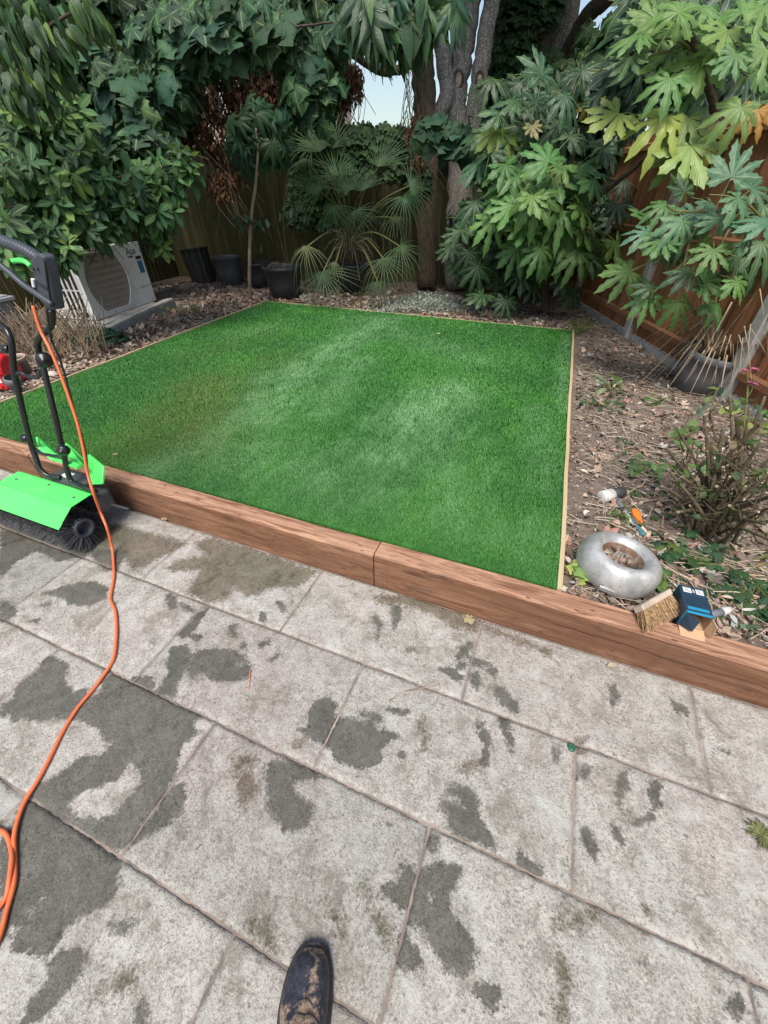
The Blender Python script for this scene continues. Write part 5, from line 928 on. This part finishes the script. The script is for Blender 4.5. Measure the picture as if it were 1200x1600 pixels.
# mallet
def cyl(mb, p, q, r0, r1=None, n=16): mb.tube([p, p+(q-p)*.04, q-(q-p)*.04, q], [r0*.9, r0, r1 or r0, (r1 or r0)*.9], n)
M['mwhite'] = plain('white_rubber', (.62,.61,.58), .6, .08, 14, dirt=(.3,.27,.22)); M['mblack'] = plain('black_rubber', (.05,.053,.06), .6, .2, 14); M['teal'] = plain('teal_rubber', (.05,.15,.16), .5, .2, 10); M['mgrey'] = plain('grey_handle', (.16,.17,.19), .5, .15, 10)
h0 = G(939, 777, .205); h1 = G(973, 768, .205); ml = thing('mallet', G(957,775,.17), 'rubber mallet with one white and one black face lying on the soil', 'mallet'); hm = h0+(h1-h0)*.53
mb = MB(); cyl(mb, h0, h0+(h1-h0)*.5, .034); mb.build('white_face', M['mwhite'], ml, smooth=True); mb = MB(); cyl(mb, hm, h1, .031); mb.build('black_face', M['mblack'], ml, smooth=True)
e0 = h0+(h1-h0)*.55; e1 = G(984,810,.195); e2 = G(1006,838,.19); mb = MB(); mb.tube([e0, e1], .0115, 10); mb.build('handle', M['mgrey'], ml, smooth=True); mb = MB(); mb.tube([e1, e1+(e2-e1)*.1, e1+(e2-e1)*.5, e1+(e2-e1)*.92, e2], [.012,.016,.0145,.018,.013], 12); mb.build('grip', M['teal'], ml, smooth=True)
M['orangep'] = plain('orange_plastic', (.75,.20,.03), .4, .08, 12); oc = G(993,808,.20); fr_ = frame(G(1000,822,.2)-G(986,794,.2), Vector((.1,-.35,1))).to_4x4(); fr_.translation = oc
mb = MB(); mb.prism([(-.016,-.045),(.006,-.05),(.018,-.03),(.02,.005),(.012,.035),(.003,.048),(-.004,.062),(-.012,.058),(-.008,.045),(-.015,.03),(-.02,0)], .022, fr_); ot = thing('scraper', oc, 'small bright orange plastic tool beside the mallet handle', 'tool'); mb.build('body', M['orangep'], ot, bevel=.005)
mb = MB(); mb.tube([fr_ @ Vector((-.012,.052,.011)), fr_ @ Vector((.0,.075,.011)), fr_ @ Vector((.012,.06,.011))], .004, 6); mb.build('hook', M['orangep'], ot)
# broom head
M['brushwood'] = plain('worn_brush_wood', (.45,.37,.29), .8, .15, 20, dirt=(.22,.17,.13)); M['bristleb'] = plain('tan_bristle', (.38,.24,.12), .8, .6, 90)
b0 = G(997, 952, .245); b1 = G(1043, 926, .245); bd = (b1-b0).normalized(); dn = (G(1010,984,.215)-b0).normalized(); bu = bd.cross(dn).normalized(); bu = bu if bu.z > 0 else -bu
BM = Matrix(((bd.x, dn.x, bu.x, b0.x), (bd.y, dn.y, bu.y, b0.y), (bd.z, dn.z, bu.z, b0.z), (0,0,0,1))); bl_ = (b1-b0).length
br = thing('broom_head', b0, 'wooden brush head with tan bristles resting on the timber sleeper', 'brush'); MB().box(0, bl_, -.012, .012, -.024, .024, BM).build('block', M['brushwood'], br, bevel=.005)
mb = MB()
for i in range(1500): x = random.uniform(.004, bl_-.004); z = random.uniform(-.02, .02); L = random.uniform(.062, .082); p0 = BM @ Vector((x, .010, z)); p1 = BM @ Vector((x+random.gauss(.004,.010)+(x-bl_/2)*.12, .01+L, z+random.gauss(0,.007)-.004)); s = bd*.0011; mb.add([p0-s, p0+s, p1+s*.6, p1-s*.6], [(0,1,2,3)])
mb.build('bristles', M['bristleb'], br, kind='stuff')
# open cardboard box
M['navy'] = plain('navy_card', (.016,.040,.070), .45, .15, 10, bump=.05); M['cyan'] = plain('cyan_card', (.02,.24,.40), .45, .1, 10, bump=.05); M['card'] = plain('brown_card', (.50,.33,.19), .85, .08, 14, bump=.1); M['label'] = plain('white_label', (.65,.66,.66), .6, .05)
q = [G(1064,914,.278), G(1103,924,.278), G(1115,967,.278), G(1074,957,.278)]; o_ = q[3]; bx = (q[2]-q[3]); bw_ = bx.length; bx.normalize(); by = (q[0]-q[3]); bln = by.length; by = (by-bx*by.dot(bx)).normalized(); bz = Vector((0,0,1))
X_ = Matrix(((bx.x, by.x, 0, o_.x), (bx.y, by.y, 0, o_.y), (0, 0, 1, o_.z), (0,0,0,1))); bh = .075; T_ = .0022
cb = thing('cardboard_box', X_ @ Vector((bw_/2, bln/2, -bh)), 'empty navy cardboard box lying open on its side, cyan edge and tan inside', 'box')
def panel(nm, x0, x1, y0, y1, z0, z1, m): return MB().box(x0, x1, y0, y1, z0, z1, X_).build(nm, m, cb)
panel('top_panel', 0, bw_, 0, bln, -T_, 0, M['navy']); panel('side_panel', -T_, 0, 0, bln, -bh, 0, M['navy']); panel('side_panel', bw_, bw_+T_, 0, bln, -bh, 0, M['navy']); panel('bottom_panel', 0, bw_, 0, bln, -bh, -bh+T_, M['navy']); panel('back_panel', 0, bw_, bln, bln+T_, -bh, 0, M['navy'])
e_ = .0008
panel('lining', e_, bw_-e_, .002, bln-e_, -T_-e_, -T_-.0002, M['card']); panel('lining', .0002, e_, .002, bln, -bh+T_, -T_, M['card']); panel('lining', bw_-e_, bw_-.0002, .002, bln, -bh+T_, -T_, M['card']); panel('lining', e_, bw_-e_, 0, bln, -bh+T_+.0002, -bh+T_+e_, M['card'])
panel('cyan_band', 0, bw_, .0, .012, .0003, .0010, M['cyan']); panel('cyan_band', -T_-.0010, -T_-.0003, .0, .010, -bh, 0, M['cyan']); panel('cyan_stripe', bw_*.08, bw_*.92, .022, .036, .0003, .0010, M['cyan'])
panel('label', bw_*.10, bw_*.43, bln-.034, bln-.008, .0003, .0010, M['label']); panel('label', bw_*.62, bw_*.93, bln-.034, bln-.008, .0003, .0010, M['label']); panel('label', bw_*.47, bw_*.57, bln-.030, bln-.012, .0003, .0010, M['greylid'])
for (u0, u1) in ((.14,.40),(.66,.90)):
    for k in range(3): panel('print_line', bw_*u0, bw_*(u1-.03*k), bln-.029+k*.007, bln-.027+k*.007, .0011, .0014, M['ink'])
def flp(nm, pts, m, m2=None):
    n_ = (pts[1]-pts[0]).cross(pts[2]-pts[0]).normalized()*T_; MB().hexa([*pts, *[p+n_ for p in pts]]).build(nm, m, cb)
    if m2: MB().hexa([*[p-n_*.05 for p in pts], *[p-n_*.4 for p in pts]]).build(nm, m2, cb)
V3 = lambda x, y, z: X_ @ Vector((x, y, z))
flp('bottom_flap', [V3(0,-.002,-bh+T_), V3(bw_,-.002,-bh+T_), V3(bw_*.97,-.058,-bh-.008), V3(bw_*.03,-.058,-bh-.008)], M['card'], M['card']); 
flp('side_flap', [V3(-.001,-.001,-bh*.98), V3(-.001,-.001,-.002), V3(.042,-.020,-.010), V3(.036,-.030,-bh*.85)], M['navy']); flp('side_flap', [V3(bw_,-.001,-.002), V3(bw_,-.001,-bh*.98), V3(bw_+.016,-.035,-bh*.9), V3(bw_+.012,-.03,-.012)], M['card'])
flp('tuck_flap', [V3(bw_*.03,-.060,-bh-.010), V3(bw_*.97,-.060,-bh-.010), V3(bw_*.96,-.066,-bh-.024), V3(bw_*.04,-.066,-bh-.024)], M['mblack'])
# trowel handle behind the box
ht = thing('tool_handle', G(1125,956,.2), 'dark grey tool handle with a silver end poking out behind the box', 'tool'); a0 = G(1100,962,.20); a1 = G(1127,956,.20); a2 = G(1142,951,.20)
mb = MB(); mb.tube([a0,a1], .0155, 12); mb.build('grip', M['mgrey'], ht, smooth=True); M['silver'] = plain('silver_plastic', (.50,.50,.49), .35, .1, 10); mb = MB(); mb.tube([a1, a1+(a2-a1)*.6, a2], [.017,.015,.010], 12); mb.build('end_cap', M['silver'], ht, smooth=True)
# ------------------------------------------------------------------ rose bush, cut back
rb_ = Vector((.96, 1.98, .15)); rs = thing('rose_bush', rb_, 'cut back rose bush with bare thorny stems at the right edge', 'shrub'); mb = MB(); mc = MB(); tips = []
M['rosestem'] = bark('rose_stem', (.085,.075,.042), (.22,.17,.11), None, 0, 4)
RS = [(1088,770,1.98),(1065,745,2.0),(1052,775,1.95),(1105,705,2.05),(1130,730,2.0),(1160,700,2.0),(1190,690,1.9),(1200,740,1.85),(1205,775,1.75),(1090,730,2.1),(1120,760,1.9),(1078,790,1.85),(1150,650,2.15),(1172,640,2.1),(1140,745,1.85),(1185,800,1.7),(1070,725,2.15),(1200,820,1.6),(1112,690,2.2),(1215,700,1.95),(1035,760,1.9),(1165,760,1.75),(1040,700,2.15),(1055,665,2.2),(1130,670,2.1),(1195,655,2.0),(1210,790,1.7),(1140,790,1.75),(1100,650,2.3),(1045,735,2.0),(1190,760,2.0),(1220,730,1.9),(1225,770,1.7),(1230,680,2.1),(1180,670,2.25),(1150,720,2.1),(1215,850,1.6),(1060,800,1.85),(1110,640,2.3),(1140,620,2.3),(1195,620,2.3)]
for (px, py, y) in RS:
    tp = Wy(px, py, y); b = rb_+Vector((random.gauss(0,.05), random.gauss(0,.05), 0)); mid = b*.5+tp*.5+Vector((random.gauss(0,.02), random.gauss(0,.02), .04)); r = random.uniform(.006, .011); mb.tube(smooth_path([b, mid, tp], 4), [r*(1.1-.05*i) for i in range(9)], 6)
    d = (tp-mid).normalized(); mc.tube([tp, tp+d*.002], r*.62, 8)
    for k in range(5):
        s_ = b+(tp-b)*random.uniform(.4,.95); e = s_+Vector((random.gauss(0,.07), random.gauss(0,.05), random.uniform(.0,.12))); mb.tube([s_, (s_+e)/2+rnd_unit()*.02, e], [.0035,.0028,.0015], 4); tips.append(e)
mb.build('stems', M['rosestem'], rs, smooth=True); mc.build('cut_ends', M['scar'], rs)
for k, (px, py, col) in enumerate([(1127,640,YEL),(1135,645,YEL),(1165,660,YEL),(1082,688,LIGHT),(1060,682,LIGHT),(1090,705,LIGHT),(1070,727,LIGHT),(1100,730,LIGHT),(1060,730,LIGHT),(1000,732,LIGHT),(1015,725,LIGHT),(1035,728,LIGHT),(1095,633,(.14,.17,.12)),(1110,630,(.14,.17,.12)),(1180,740,LIGHT),(1190,735,LIGHT),(1185,690,LIGHT),(1195,665,YEL),(1197,640,(.10,.15,.08)),(1178,635,(.10,.14,.10)),(1190,650,LIGHT),(1150,630,LIGHT),(1120,695,(.30,.22,.13)),(1140,692,(.30,.22,.13)),(1130,605,(.11,.15,.12)),(1120,615,(.18,.21,.06))]):
    for j in range(4):
        p = Wy(px+random.uniform(-9,9), py+random.uniform(-6,6), random.uniform(1.9,2.3)); leafobj(random.choice(DB['laurel']), p, rnd_unit()+Vector((0,-.2,-.1)), Vector((0,-.3,1))+rnd_unit()*.5, random.uniform(.03,.05), hsvj(col,.2), rs, 1.5)
for e in tips[:50]:
    leafobj(random.choice(DB['laurel']), e, rnd_unit(), Vector((0,-.2,1))+rnd_unit()*.5, random.uniform(.025,.045), hsvj(random.choice([GREEN,LIGHT,(.10,.12,.05),(.2,.13,.07)]),.25), rs, 1.5)
M['rose'] = plain('rose_petal', (.36,.09,.16), .55, .25, 20)
for (px, py) in ((1163,581),(1178,579),(1177,602),(1171,600)):
    c = Wy(px, py, 2.5); mb = MB()
    for k in range(7):
        a = k*2.4; r = .024*(.5+.07*k); d = Vector((math.cos(a), math.sin(a), 0)); s = Vector((-d.y, d.x, 0))*.012; n_ = Vector((0,0,.012-.001*k)); mb.add([c+n_*.2, c+d*r*.6-s+n_, c+d*r*1.1+n_*1.1, c+d*r*.6+s+n_], [(0,1,2,3)])
    mb.build('flower', M['rose'], rs)
mb = MB(); mb.tube(smooth_path([rb_+Vector((.2,.25,0)), Wy(1160,700,2.4), Wy(1168,610,2.5), Wy(1166,584,2.5)], 4), .004, 5); mb.tube(smooth_path([Wy(1168,620,2.5), Wy(1176,606,2.5), Wy(1178,582,2.5)], 4), .003, 5); mb.build('flower_stem', M['green_stem'], rs)
tag(MB().tube([G(1032,835,.17), G(1033,812,.17)+Vector((0,0,.03)), Wy(1031,788,1.95)], [.006,.006,.005], 6).build('stake', M['rust'], base=G(1032,835,.17)), 'thin reddish stick standing in the soil right of the ring planter', 'stick')
# ------------------------------------------------------------------ ground plants and litter
def tuft(px, py, n, r, h, cols, label, cat='weed', name='weed', key='laurel', z=.17, size=.05, wx=1.3):
    c = G(px, py, z); t_ = thing(name, c, label, cat); mb = MB()
    for i in range(n):
        a = random.uniform(0, 6.28); d = r*math.sqrt(random.random()); p = c+Vector((d*math.cos(a), d*math.sin(a), h*random.uniform(.3,1))); mb.tube([c+(p-c)*.15, p], .0022, 4); leafobj(random.choice(DB[key]), p, Vector((math.cos(a), math.sin(a), random.uniform(-.4,.5))), Vector((0,-.2,1))+rnd_unit()*.4, size*random.uniform(.7,1.3), hsvj(random.choice(cols),.25), t_, wx)
    mb.build('stems', M['green_stem'], t_); return t_
tuft(905, 522, 70, .17, .15, [LIGHT,(.10,.14,.035),(.16,.17,.05)], 'small yellow green ferny plant at the far right corner of the lawn', key='drooping', size=.07, wx=.6)
tuft(955, 612, 16, .10, .10, [(.20,.27,.14),LIGHT], 'pale curled leafy weed on the soil right of the lawn', size=.10, wx=1.0); tuft(935, 632, 26, .15, .05, [GREEN,BLUE], 'low dark green weed beside the pale curled weed'); tuft(1030, 632, 14, .08, .08, [GREEN,LIGHT], 'small weed in front of the grey pot'); tuft(1052, 690, 10, .06, .12, [LIGHT], 'bright green seedling left of the rose bush', size=.07)
tuft(1002, 735, 12, .09, .07, [LIGHT,GREEN], 'light green weed above the mallet', size=.06); tuft(967, 812, 18, .05, .05, [LIGHT,(.08,.15,.04)], 'little green weed between the mallet and the ring planter', size=.03)
tuft(912, 900, 7, .035, .06, [(.36,.42,.12),(.25,.36,.09)], 'variegated yellow green sprig at the left of the ring planter', size=.05, key='sycamore', wx=1.0); tuft(1030, 915, 10, .05, .06, [(.34,.38,.20),LIGHT], 'pale variegated ivy sprig between the ring planter and the box', key='sycamore', size=.045, wx=1)
tuft(1045, 868, 12, .06, .05, [GREEN,BLUE,(.10,.14,.04)], 'dark ivy sprig right of the ring planter', key='sycamore', size=.045, wx=1); tuft(1150, 885, 34, .24, .05, [GREEN,(.05,.10,.05),(.09,.13,.07)], 'spreading dark ivy under the rose bush', key='sycamore', name='ivy', cat='ivy', size=.036, wx=1); tuft(1175, 935, 30, .12, .04, [GREEN,BLUE], 'ivy patch at the right edge behind the box', key='sycamore', name='ivy', cat='ivy', size=.045, wx=1)
tuft(1100, 600, 14, .08, .14, [LIGHT,GREEN], 'weed growing against the foot of the orange fence', size=.06); tuft(120, 520, 30, .2, .12, [GREEN,(.10,.13,.06)], 'green weeds among the cut stems by the hose', size=.05); tuft(285, 490, 22, .2, .12, [LIGHT,(.12,.15,.06)], 'yellowish weed behind the concrete edging', size=.07); tuft(190, 530, 20, .15, .10, [GREEN,BLUE], 'green weed at the end of the concrete edging', size=.06)
w_ = tuft(1190, 1306, 90, .036, .007, [(.08,.11,.03),(.13,.15,.06),(.05,.075,.02),(.20,.19,.12)], 'mossy green weed growing on the paving at the right edge', key='drooping', z=.002, size=.012, wx=.6)
# silver ground cover
P = []; T = []; Nn = []; S = []; K = []
for i in range(2600):
    px = random.gauss(668, 40); hd = 0; g_ = G(px, random.uniform(474,492), .17); hgt = .16*math.exp(-((px-665)/62)**2)*random.random(); P.append((g_.x, g_.y, .18+hgt)); T.append(rnd_unit()+Vector((0,0,.3))); Nn.append(rnd_unit()+Vector((0,-.5,.6))); S.append(random.uniform(.025,.05)); K.append((*hsvj(random.choice([(.30,.35,.31),(.19,.25,.21),(.42,.46,.42)]), .3), 1))
scatter('silver_groundcover', [leaf_simple(W=.4, rows=2)], np.zeros(len(P), int), np.array(P), rots(len(P), T, Nn, S), np.array(K), M['leafs'], None, 'stuff', 'silvery small leaved ground cover along the back edge of the lawn', 'ground cover')
# dead leaves and twigs over the bed
def bedpoint():
    k = random.random()
    if k < .40: x = random.uniform(.29, 2.0); y = 1.31 + 4.6*random.random()**1.5
    elif k < .72: y = random.uniform(1.3, 6.4); x = -3.98-.3*(y-1.3)/4.3 - abs(random.gauss(0, .75))
    else: x = random.uniform(-6.8, .9); y = 5.70 + abs(random.gauss(0, .65))
    return x, y
P = []; T = []; Nn = []; S = []; K = []; ID = []
LITC = [(.58,.51,.44),(.46,.37,.31),(.46,.34,.29),(.26,.175,.14),(.34,.25,.20),(.42,.33,.275),(.18,.125,.10),(.34,.24,.20),(.52,.45,.38),(.36,.21,.18),(.13,.10,.08)]
for i in range(17000):
    x, y = bedpoint(); big = random.random() < .36; s = random.uniform(.045,.095) if big else random.uniform(.015,.04)
    if x > .28: s *= .55
    P.append((x, y, soilz(x, y)+random.uniform(.002,.022))); T.append(Vector((random.uniform(-1,1), random.uniform(-1,1), random.uniform(-.25,.25)))); Nn.append(Vector((0,0,1))+rnd_unit()*.7); S.append(s); K.append((*hsvj(random.choice(LITC), .3), 1)); ID.append(random.randrange(5))
for i in range(70):
    q = rnd_unit(); p = RR @ Vector((q.x*.055, q.y*.055, random.uniform(-.02,.02))); P.append(tuple(p)); T.append(rnd_unit()); Nn.append(rnd_unit()+Vector((0,0,.6))); S.append(random.uniform(.03,.055)); K.append((*hsvj(random.choice(LITC[1:4]), .3), 1)); ID.append(random.randrange(3))
scatter('leaf_litter', [leaf_simple(W=.55, fold=.25, droop=-.3, rows=3, seed=3), leaf_simple(W=.45, fold=-.2, droop=.5, rows=3, seed=4), leaf_simple(W=.7, fold=.3, droop=.2, rows=3, seed=5, wav=.06), palmate(5, 110, .6, .17, -.3, 71, (0,.6,.8,1.0), .1, .6, fold=.5), leaf_simple(W=.3, fold=.1, droop=-.6, rows=3, seed=8)], np.array(ID), np.array(P), rots(len(P), T, Nn, S), np.array(K), M['dryleaf'], None, 'stuff', 'brown and pinkish dead leaves scattered over the bare soil round the lawn', 'leaf litter')
mb = MB()
for i in range(4300):
    x, y = bedpoint(); z = soilz(x, y)+random.uniform(.004,.03); a = random.uniform(0, 6.28); L = random.uniform(.03,.20); d = Vector((math.cos(a), math.sin(a), random.uniform(-.08,.10)))*L; p = Vector((x, y, z)); r = random.uniform(.0012,.0032)
    if (p+d).y < 1.31 or in_lawn((p+d).x, (p+d).y, .03): continue
    mb.tube([p, p+d*.5+rnd_unit()*L*.08, p+d], [r, r, r*.6], 4, cap=False)
M['pale_straw'] = plain('pale_straw', (.40,.325,.24), .9, .45, 6)
tag(mb.build('twig_litter', M['pale_straw']), 'thin dry twigs and stalks strewn over the soil', 'twigs', kind='stuff')
P = []; T = []; Nn = []; S = []; K = []
for i in range(550):
    x = random.uniform(.55, 1.9); y = 1.35+random.random()*1.6; P.append((x, y, soilz(x,y)+random.uniform(.004,.03))); T.append(Vector((random.uniform(-1,1), random.uniform(-1,1), .1))); Nn.append(Vector((0,0,1))+rnd_unit()*.6); S.append(random.uniform(.012,.035)); K.append((*hsvj(random.choice([GREEN,(.10,.14,.08),(.06,.09,.05),(.16,.18,.12)]), .3), 1))
scatter('ground_greenery', IVY, np.array([random.randrange(2) for _ in P]), np.array(P), rots(len(P), T, Nn, S), np.array(K), M['leafs'], None, 'stuff', 'tiny green weeds and ivy leaves spread through the litter under the rose bush', 'weeds')
# single leaves, twig and cap on the patio and lawn
def fallen(px, py, s, col, label, z=.004, key='laurel', ang=None):
    p = G(px, py, z); a = ang if ang is not None else random.uniform(0, 6.28); mb = MB(); me = DB[key][0].copy(); me.materials.clear(); me.materials.append(M['dryleaf_o']); o = link('fallen_leaf', me); R = (frame(Vector((math.cos(a), math.sin(a), .05)), Vector((0,0,1)))*s).to_4x4(); R.translation = p+Vector((0,0,.012*s/.05)); o.matrix_world = R; o.color = (*col, 1); tag(o, label, 'leaf')
fallen(946, 1044, .045, (.50,.44,.30), 'pale dry leaf on the paving below the right sleeper', key='laurel'); fallen(735, 968, .035, (.40,.33,.2), 'small crumpled tan leaf on the paving at the foot of the sleeper', key='sycamore'); fallen(682, 524, .06, (.75,.75,.62), 'single whitish leaf lying far out on the lawn', z=.215); fallen(176, 712, .03, (.65,.45,.3), 'tiny tan leaf near the front left of the lawn', z=.215); fallen(258, 812, .03, (.42,.30,.2), 'crumpled brown leaf on the paving against the left sleeper', key='sycamore'); fallen(893, 1062, .02, (.5,.45,.33), 'tiny pale leaf fragment on the paving by the right sleeper')
tag(MB().tube(smooth_path([G(608,1096,.004), G(628,1082,.008), G(655,1076,.008), G(683,1071,.004)], 5), [.0022]*16, 6).build('fallen_twig', M['rust'], base=G(645,1080,.0)), 'thin curved reddish twig lying in the middle of the paving', 'twig')
M['capg'] = plain('dark_green_glass', (.03,.10,.06), .3, .2, 20); R = Matrix.Translation(G(893,1168,.001)); tag(MB().lathe([(.001,.006),(.009,.008),(.014,.006),(.015,.0)], 12, R, .08).build('bottle_cap', M['capg'], smooth=True, base=G(893,1168,.0)), 'small dark green cap on a paving joint', 'cap')
tag(MB().tube([G(389,1078,.003), G(391,1048,.003)], .0018, 5).build('wood_splinter', M['orangep'], base=G(390,1060,0)), 'short orange splinter on the paving beside a dark wet patch', 'splinter')
# ------------------------------------------------------------------ the muddy boot
t = NT('muddy_leather'); v = t.mapping(rand=False); n1 = t.noise(v, 9, 5, .7); n2 = t.noise(v, 70, 5, .75); n3 = t.noise(v, 220, 2); ua = t.attr('mud').outputs['Fac']
c = t.mix(t.mapr(n2, .4, .65), (.016,.018,.024), (.045,.048,.062)); mk = t.mapr(t.math('ADD', t.math('ADD', ua, t.math('MULTIPLY', t.math('SUBTRACT', n2, .5), 1.5)), t.math('MULTIPLY', t.math('SUBTRACT', n1, .5), 1.0)), .45, .72, 0, .9)
c = t.mix(mk, c, t.mix(t.mapr(n3, .4, .6), (.20,.135,.095), (.36,.26,.195))); t.bump(t.math('ADD', n2, t.math('MULTIPLY', mk, .6)), .5, .004); M['boot'] = t.fin(c, t.mapr(mk, 0, 1, .42, .95), .4)
M['sole'] = plain('black_sole', (.015,.015,.017), .6, .2, 20, dirt=(.15,.11,.08), dirtamt=.4); M['lace'] = plain('dirty_lace', (.08,.065,.05), .9, .4, 60)
toe = G(491, 1474, .03); heel = G(466, 1680, .03); bdv = (heel-toe); bdv.z = 0; bdv.normalize(); bsd = Vector((bdv.y, -bdv.x, 0))    # bsd points to the wearer's left? sign fixed below
if bsd.x > 0: bsd = -bsd
bt = thing('boot', (toe+bdv*.15)*1.0 - Vector((0,0,toe.z)), 'muddy black leather work boot standing on the paving at the bottom edge', 'boot')
def loft(secs, n, capf=True):
    vs = []; fs = []
    for (s, hw_l, hw_r, z0, zt, pw) in secs:
        for k in range(n+1):
            a = math.pi*k/n; cx = math.cos(a); sx_ = math.sin(a); x = (hw_r if cx > 0 else hw_l)*math.copysign(abs(cx)**pw, cx); z = z0+(zt-z0)*abs(sx_)**(pw*1.0)
            vs.append(Vector((toe.x, toe.y, 0))+bdv*s - bsd*x + Vector((0,0,z)))
    m = len(secs)
    for i in range(m-1):
        for k in range(n): a = i*(n+1)+k; fs.append((a, a+1, a+n+2, a+n+1))
        fs.append((i*(n+1)+n, i*(n+1), (i+1)*(n+1), (i+1)*(n+1)+n))
    fs.append(tuple(range(n+1))[::-1]); fs.append(tuple((m-1)*(n+1)+k for k in range(n+1))); return vs, fs
up_s = [(.004,.016,.014,.022,.030,.7),(.010,.030,.027,.022,.043,.7),(.022,.043,.037,.022,.055,.68),(.045,.053,.046,.022,.064,.68),(.075,.059,.050,.022,.069,.7),(.105,.061,.051,.022,.075,.74),(.135,.059,.050,.022,.088,.8),(.16,.055,.047,.022,.103,.86),(.185,.050,.045,.022,.122,.9),(.205,.047,.043,.022,.150,.95),(.225,.044,.042,.022,.185,1.0),(.29,.040,.040,.022,.19,1.0),(.315,.030,.030,.022,.16,1.0)]
vs, fs = loft(up_s, 22); o = MB().add(vs, fs).build('upper', M['boot'], bt, smooth=True)
mud = []
for p in o.data.vertices:
    q = Vector((p.co.x, p.co.y, 0))+LOC[bt.name]-Vector((toe.x, toe.y, 0)); s = q.dot(bdv); x = -q.dot(bsd); mud.append(max(.62*math.exp(-((s-.012)/.012)**2), 1.0*math.exp(-((s-.118)/.04)**2-((x-.006)/.034)**2), .95*(s > .12)*math.exp(-(x/.036)**2), .55*math.exp(-((x-.012)/.012)**2)*(s > .03), .8*math.exp(-((x+.045)/.02)**2)*(s > .08)))
o.data.attributes.new('mud', 'FLOAT', 'POINT').data.foreach_set('value', mud)
sl = [(s-.006 if s < .02 else s, l*1.0+.0065, r*1.0+.0065, .0, .026, .35) for (s, l, r, z0, zt, pw) in up_s]; vs, fs = loft(sl, 16); MB().add(vs, fs).build('sole', M['sole'], bt)
P0 = Vector((toe.x, toe.y, 0)); bp = lambda s, x, z: P0+bdv*s-bsd*x+Vector((0,0,z))
for k in range(4):
    s = .108+k*.02; zt = .077+k*.0125; MB().tube(smooth_path([bp(s,-.026,zt-.018), bp(s+.004,-.010,zt+.002), bp(s+.006,.010,zt+.002), bp(s+.002,.026,zt-.018)], 4), .0032, 6).build('lace', M['lace'], bt, smooth=True)
MB().tube(smooth_path([bp(.118,.0,.083), bp(.112,.012,.085), bp(.118,.028,.076), bp(.135,.04,.066)], 4), .003, 6).build('lace', M['lace'], bt)
MB().tube(smooth_path([bp(.105,-.028,.070), bp(.092,-.010,.0735), bp(.091,.008,.0735), bp(.102,.024,.070)], 5), .0022, 6).build('seam', M['lace'], bt, smooth=True)
# ------------------------------------------------------------------ neighbour's house far behind the fence
M['render'] = plain('pinkish_render', (.50,.40,.36), .9, .12, 2); M['roof'] = plain('roof_tile', (.20,.11,.08), .9, .2, 6); M['glass'] = plain('window_glass', (.06,.07,.08), .1, .1); M['frame'] = plain('white_frame', (.7,.7,.68), .5, .05)
hb_ = Vector((-15,15,-.1)); ho = thing('house', hb_, 'pinkish rendered house glimpsed through leaves beyond the back fence', 'house'); HM = Matrix.Translation(hb_)
MB().box(-5, 4.6, 0, 7, 0, 5.2, HM).build('wall', M['render'], ho)
mb = MB(); mb.add([HM @ Vector(p) for p in ((-5.3,-.4,5.1),(4.9,-.4,5.1),(4.9,7.4,5.1),(-5.3,7.4,5.1),(-5.3,3.5,7.6),(4.9,3.5,7.6))], [(0,1,5,4),(2,3,4,5),(1,2,5),(3,0,4),(3,2,1,0)]); mb.build('roof', M['roof'], ho)
for x in (-3,.2,2.8):
    for z in (.9,3.3): f = MB().box(x-.6, x+.6, -.05, .03, z, z+1.2, HM).build('window', M['frame'], ho); MB().box(x-.52, x-.03, -.06, -.052, z+.08, z+1.12, HM).build('pane', M['glass'], f); MB().box(x+.03, x+.52, -.06, -.052, z+.08, z+1.12, HM).build('pane', M['glass'], f)
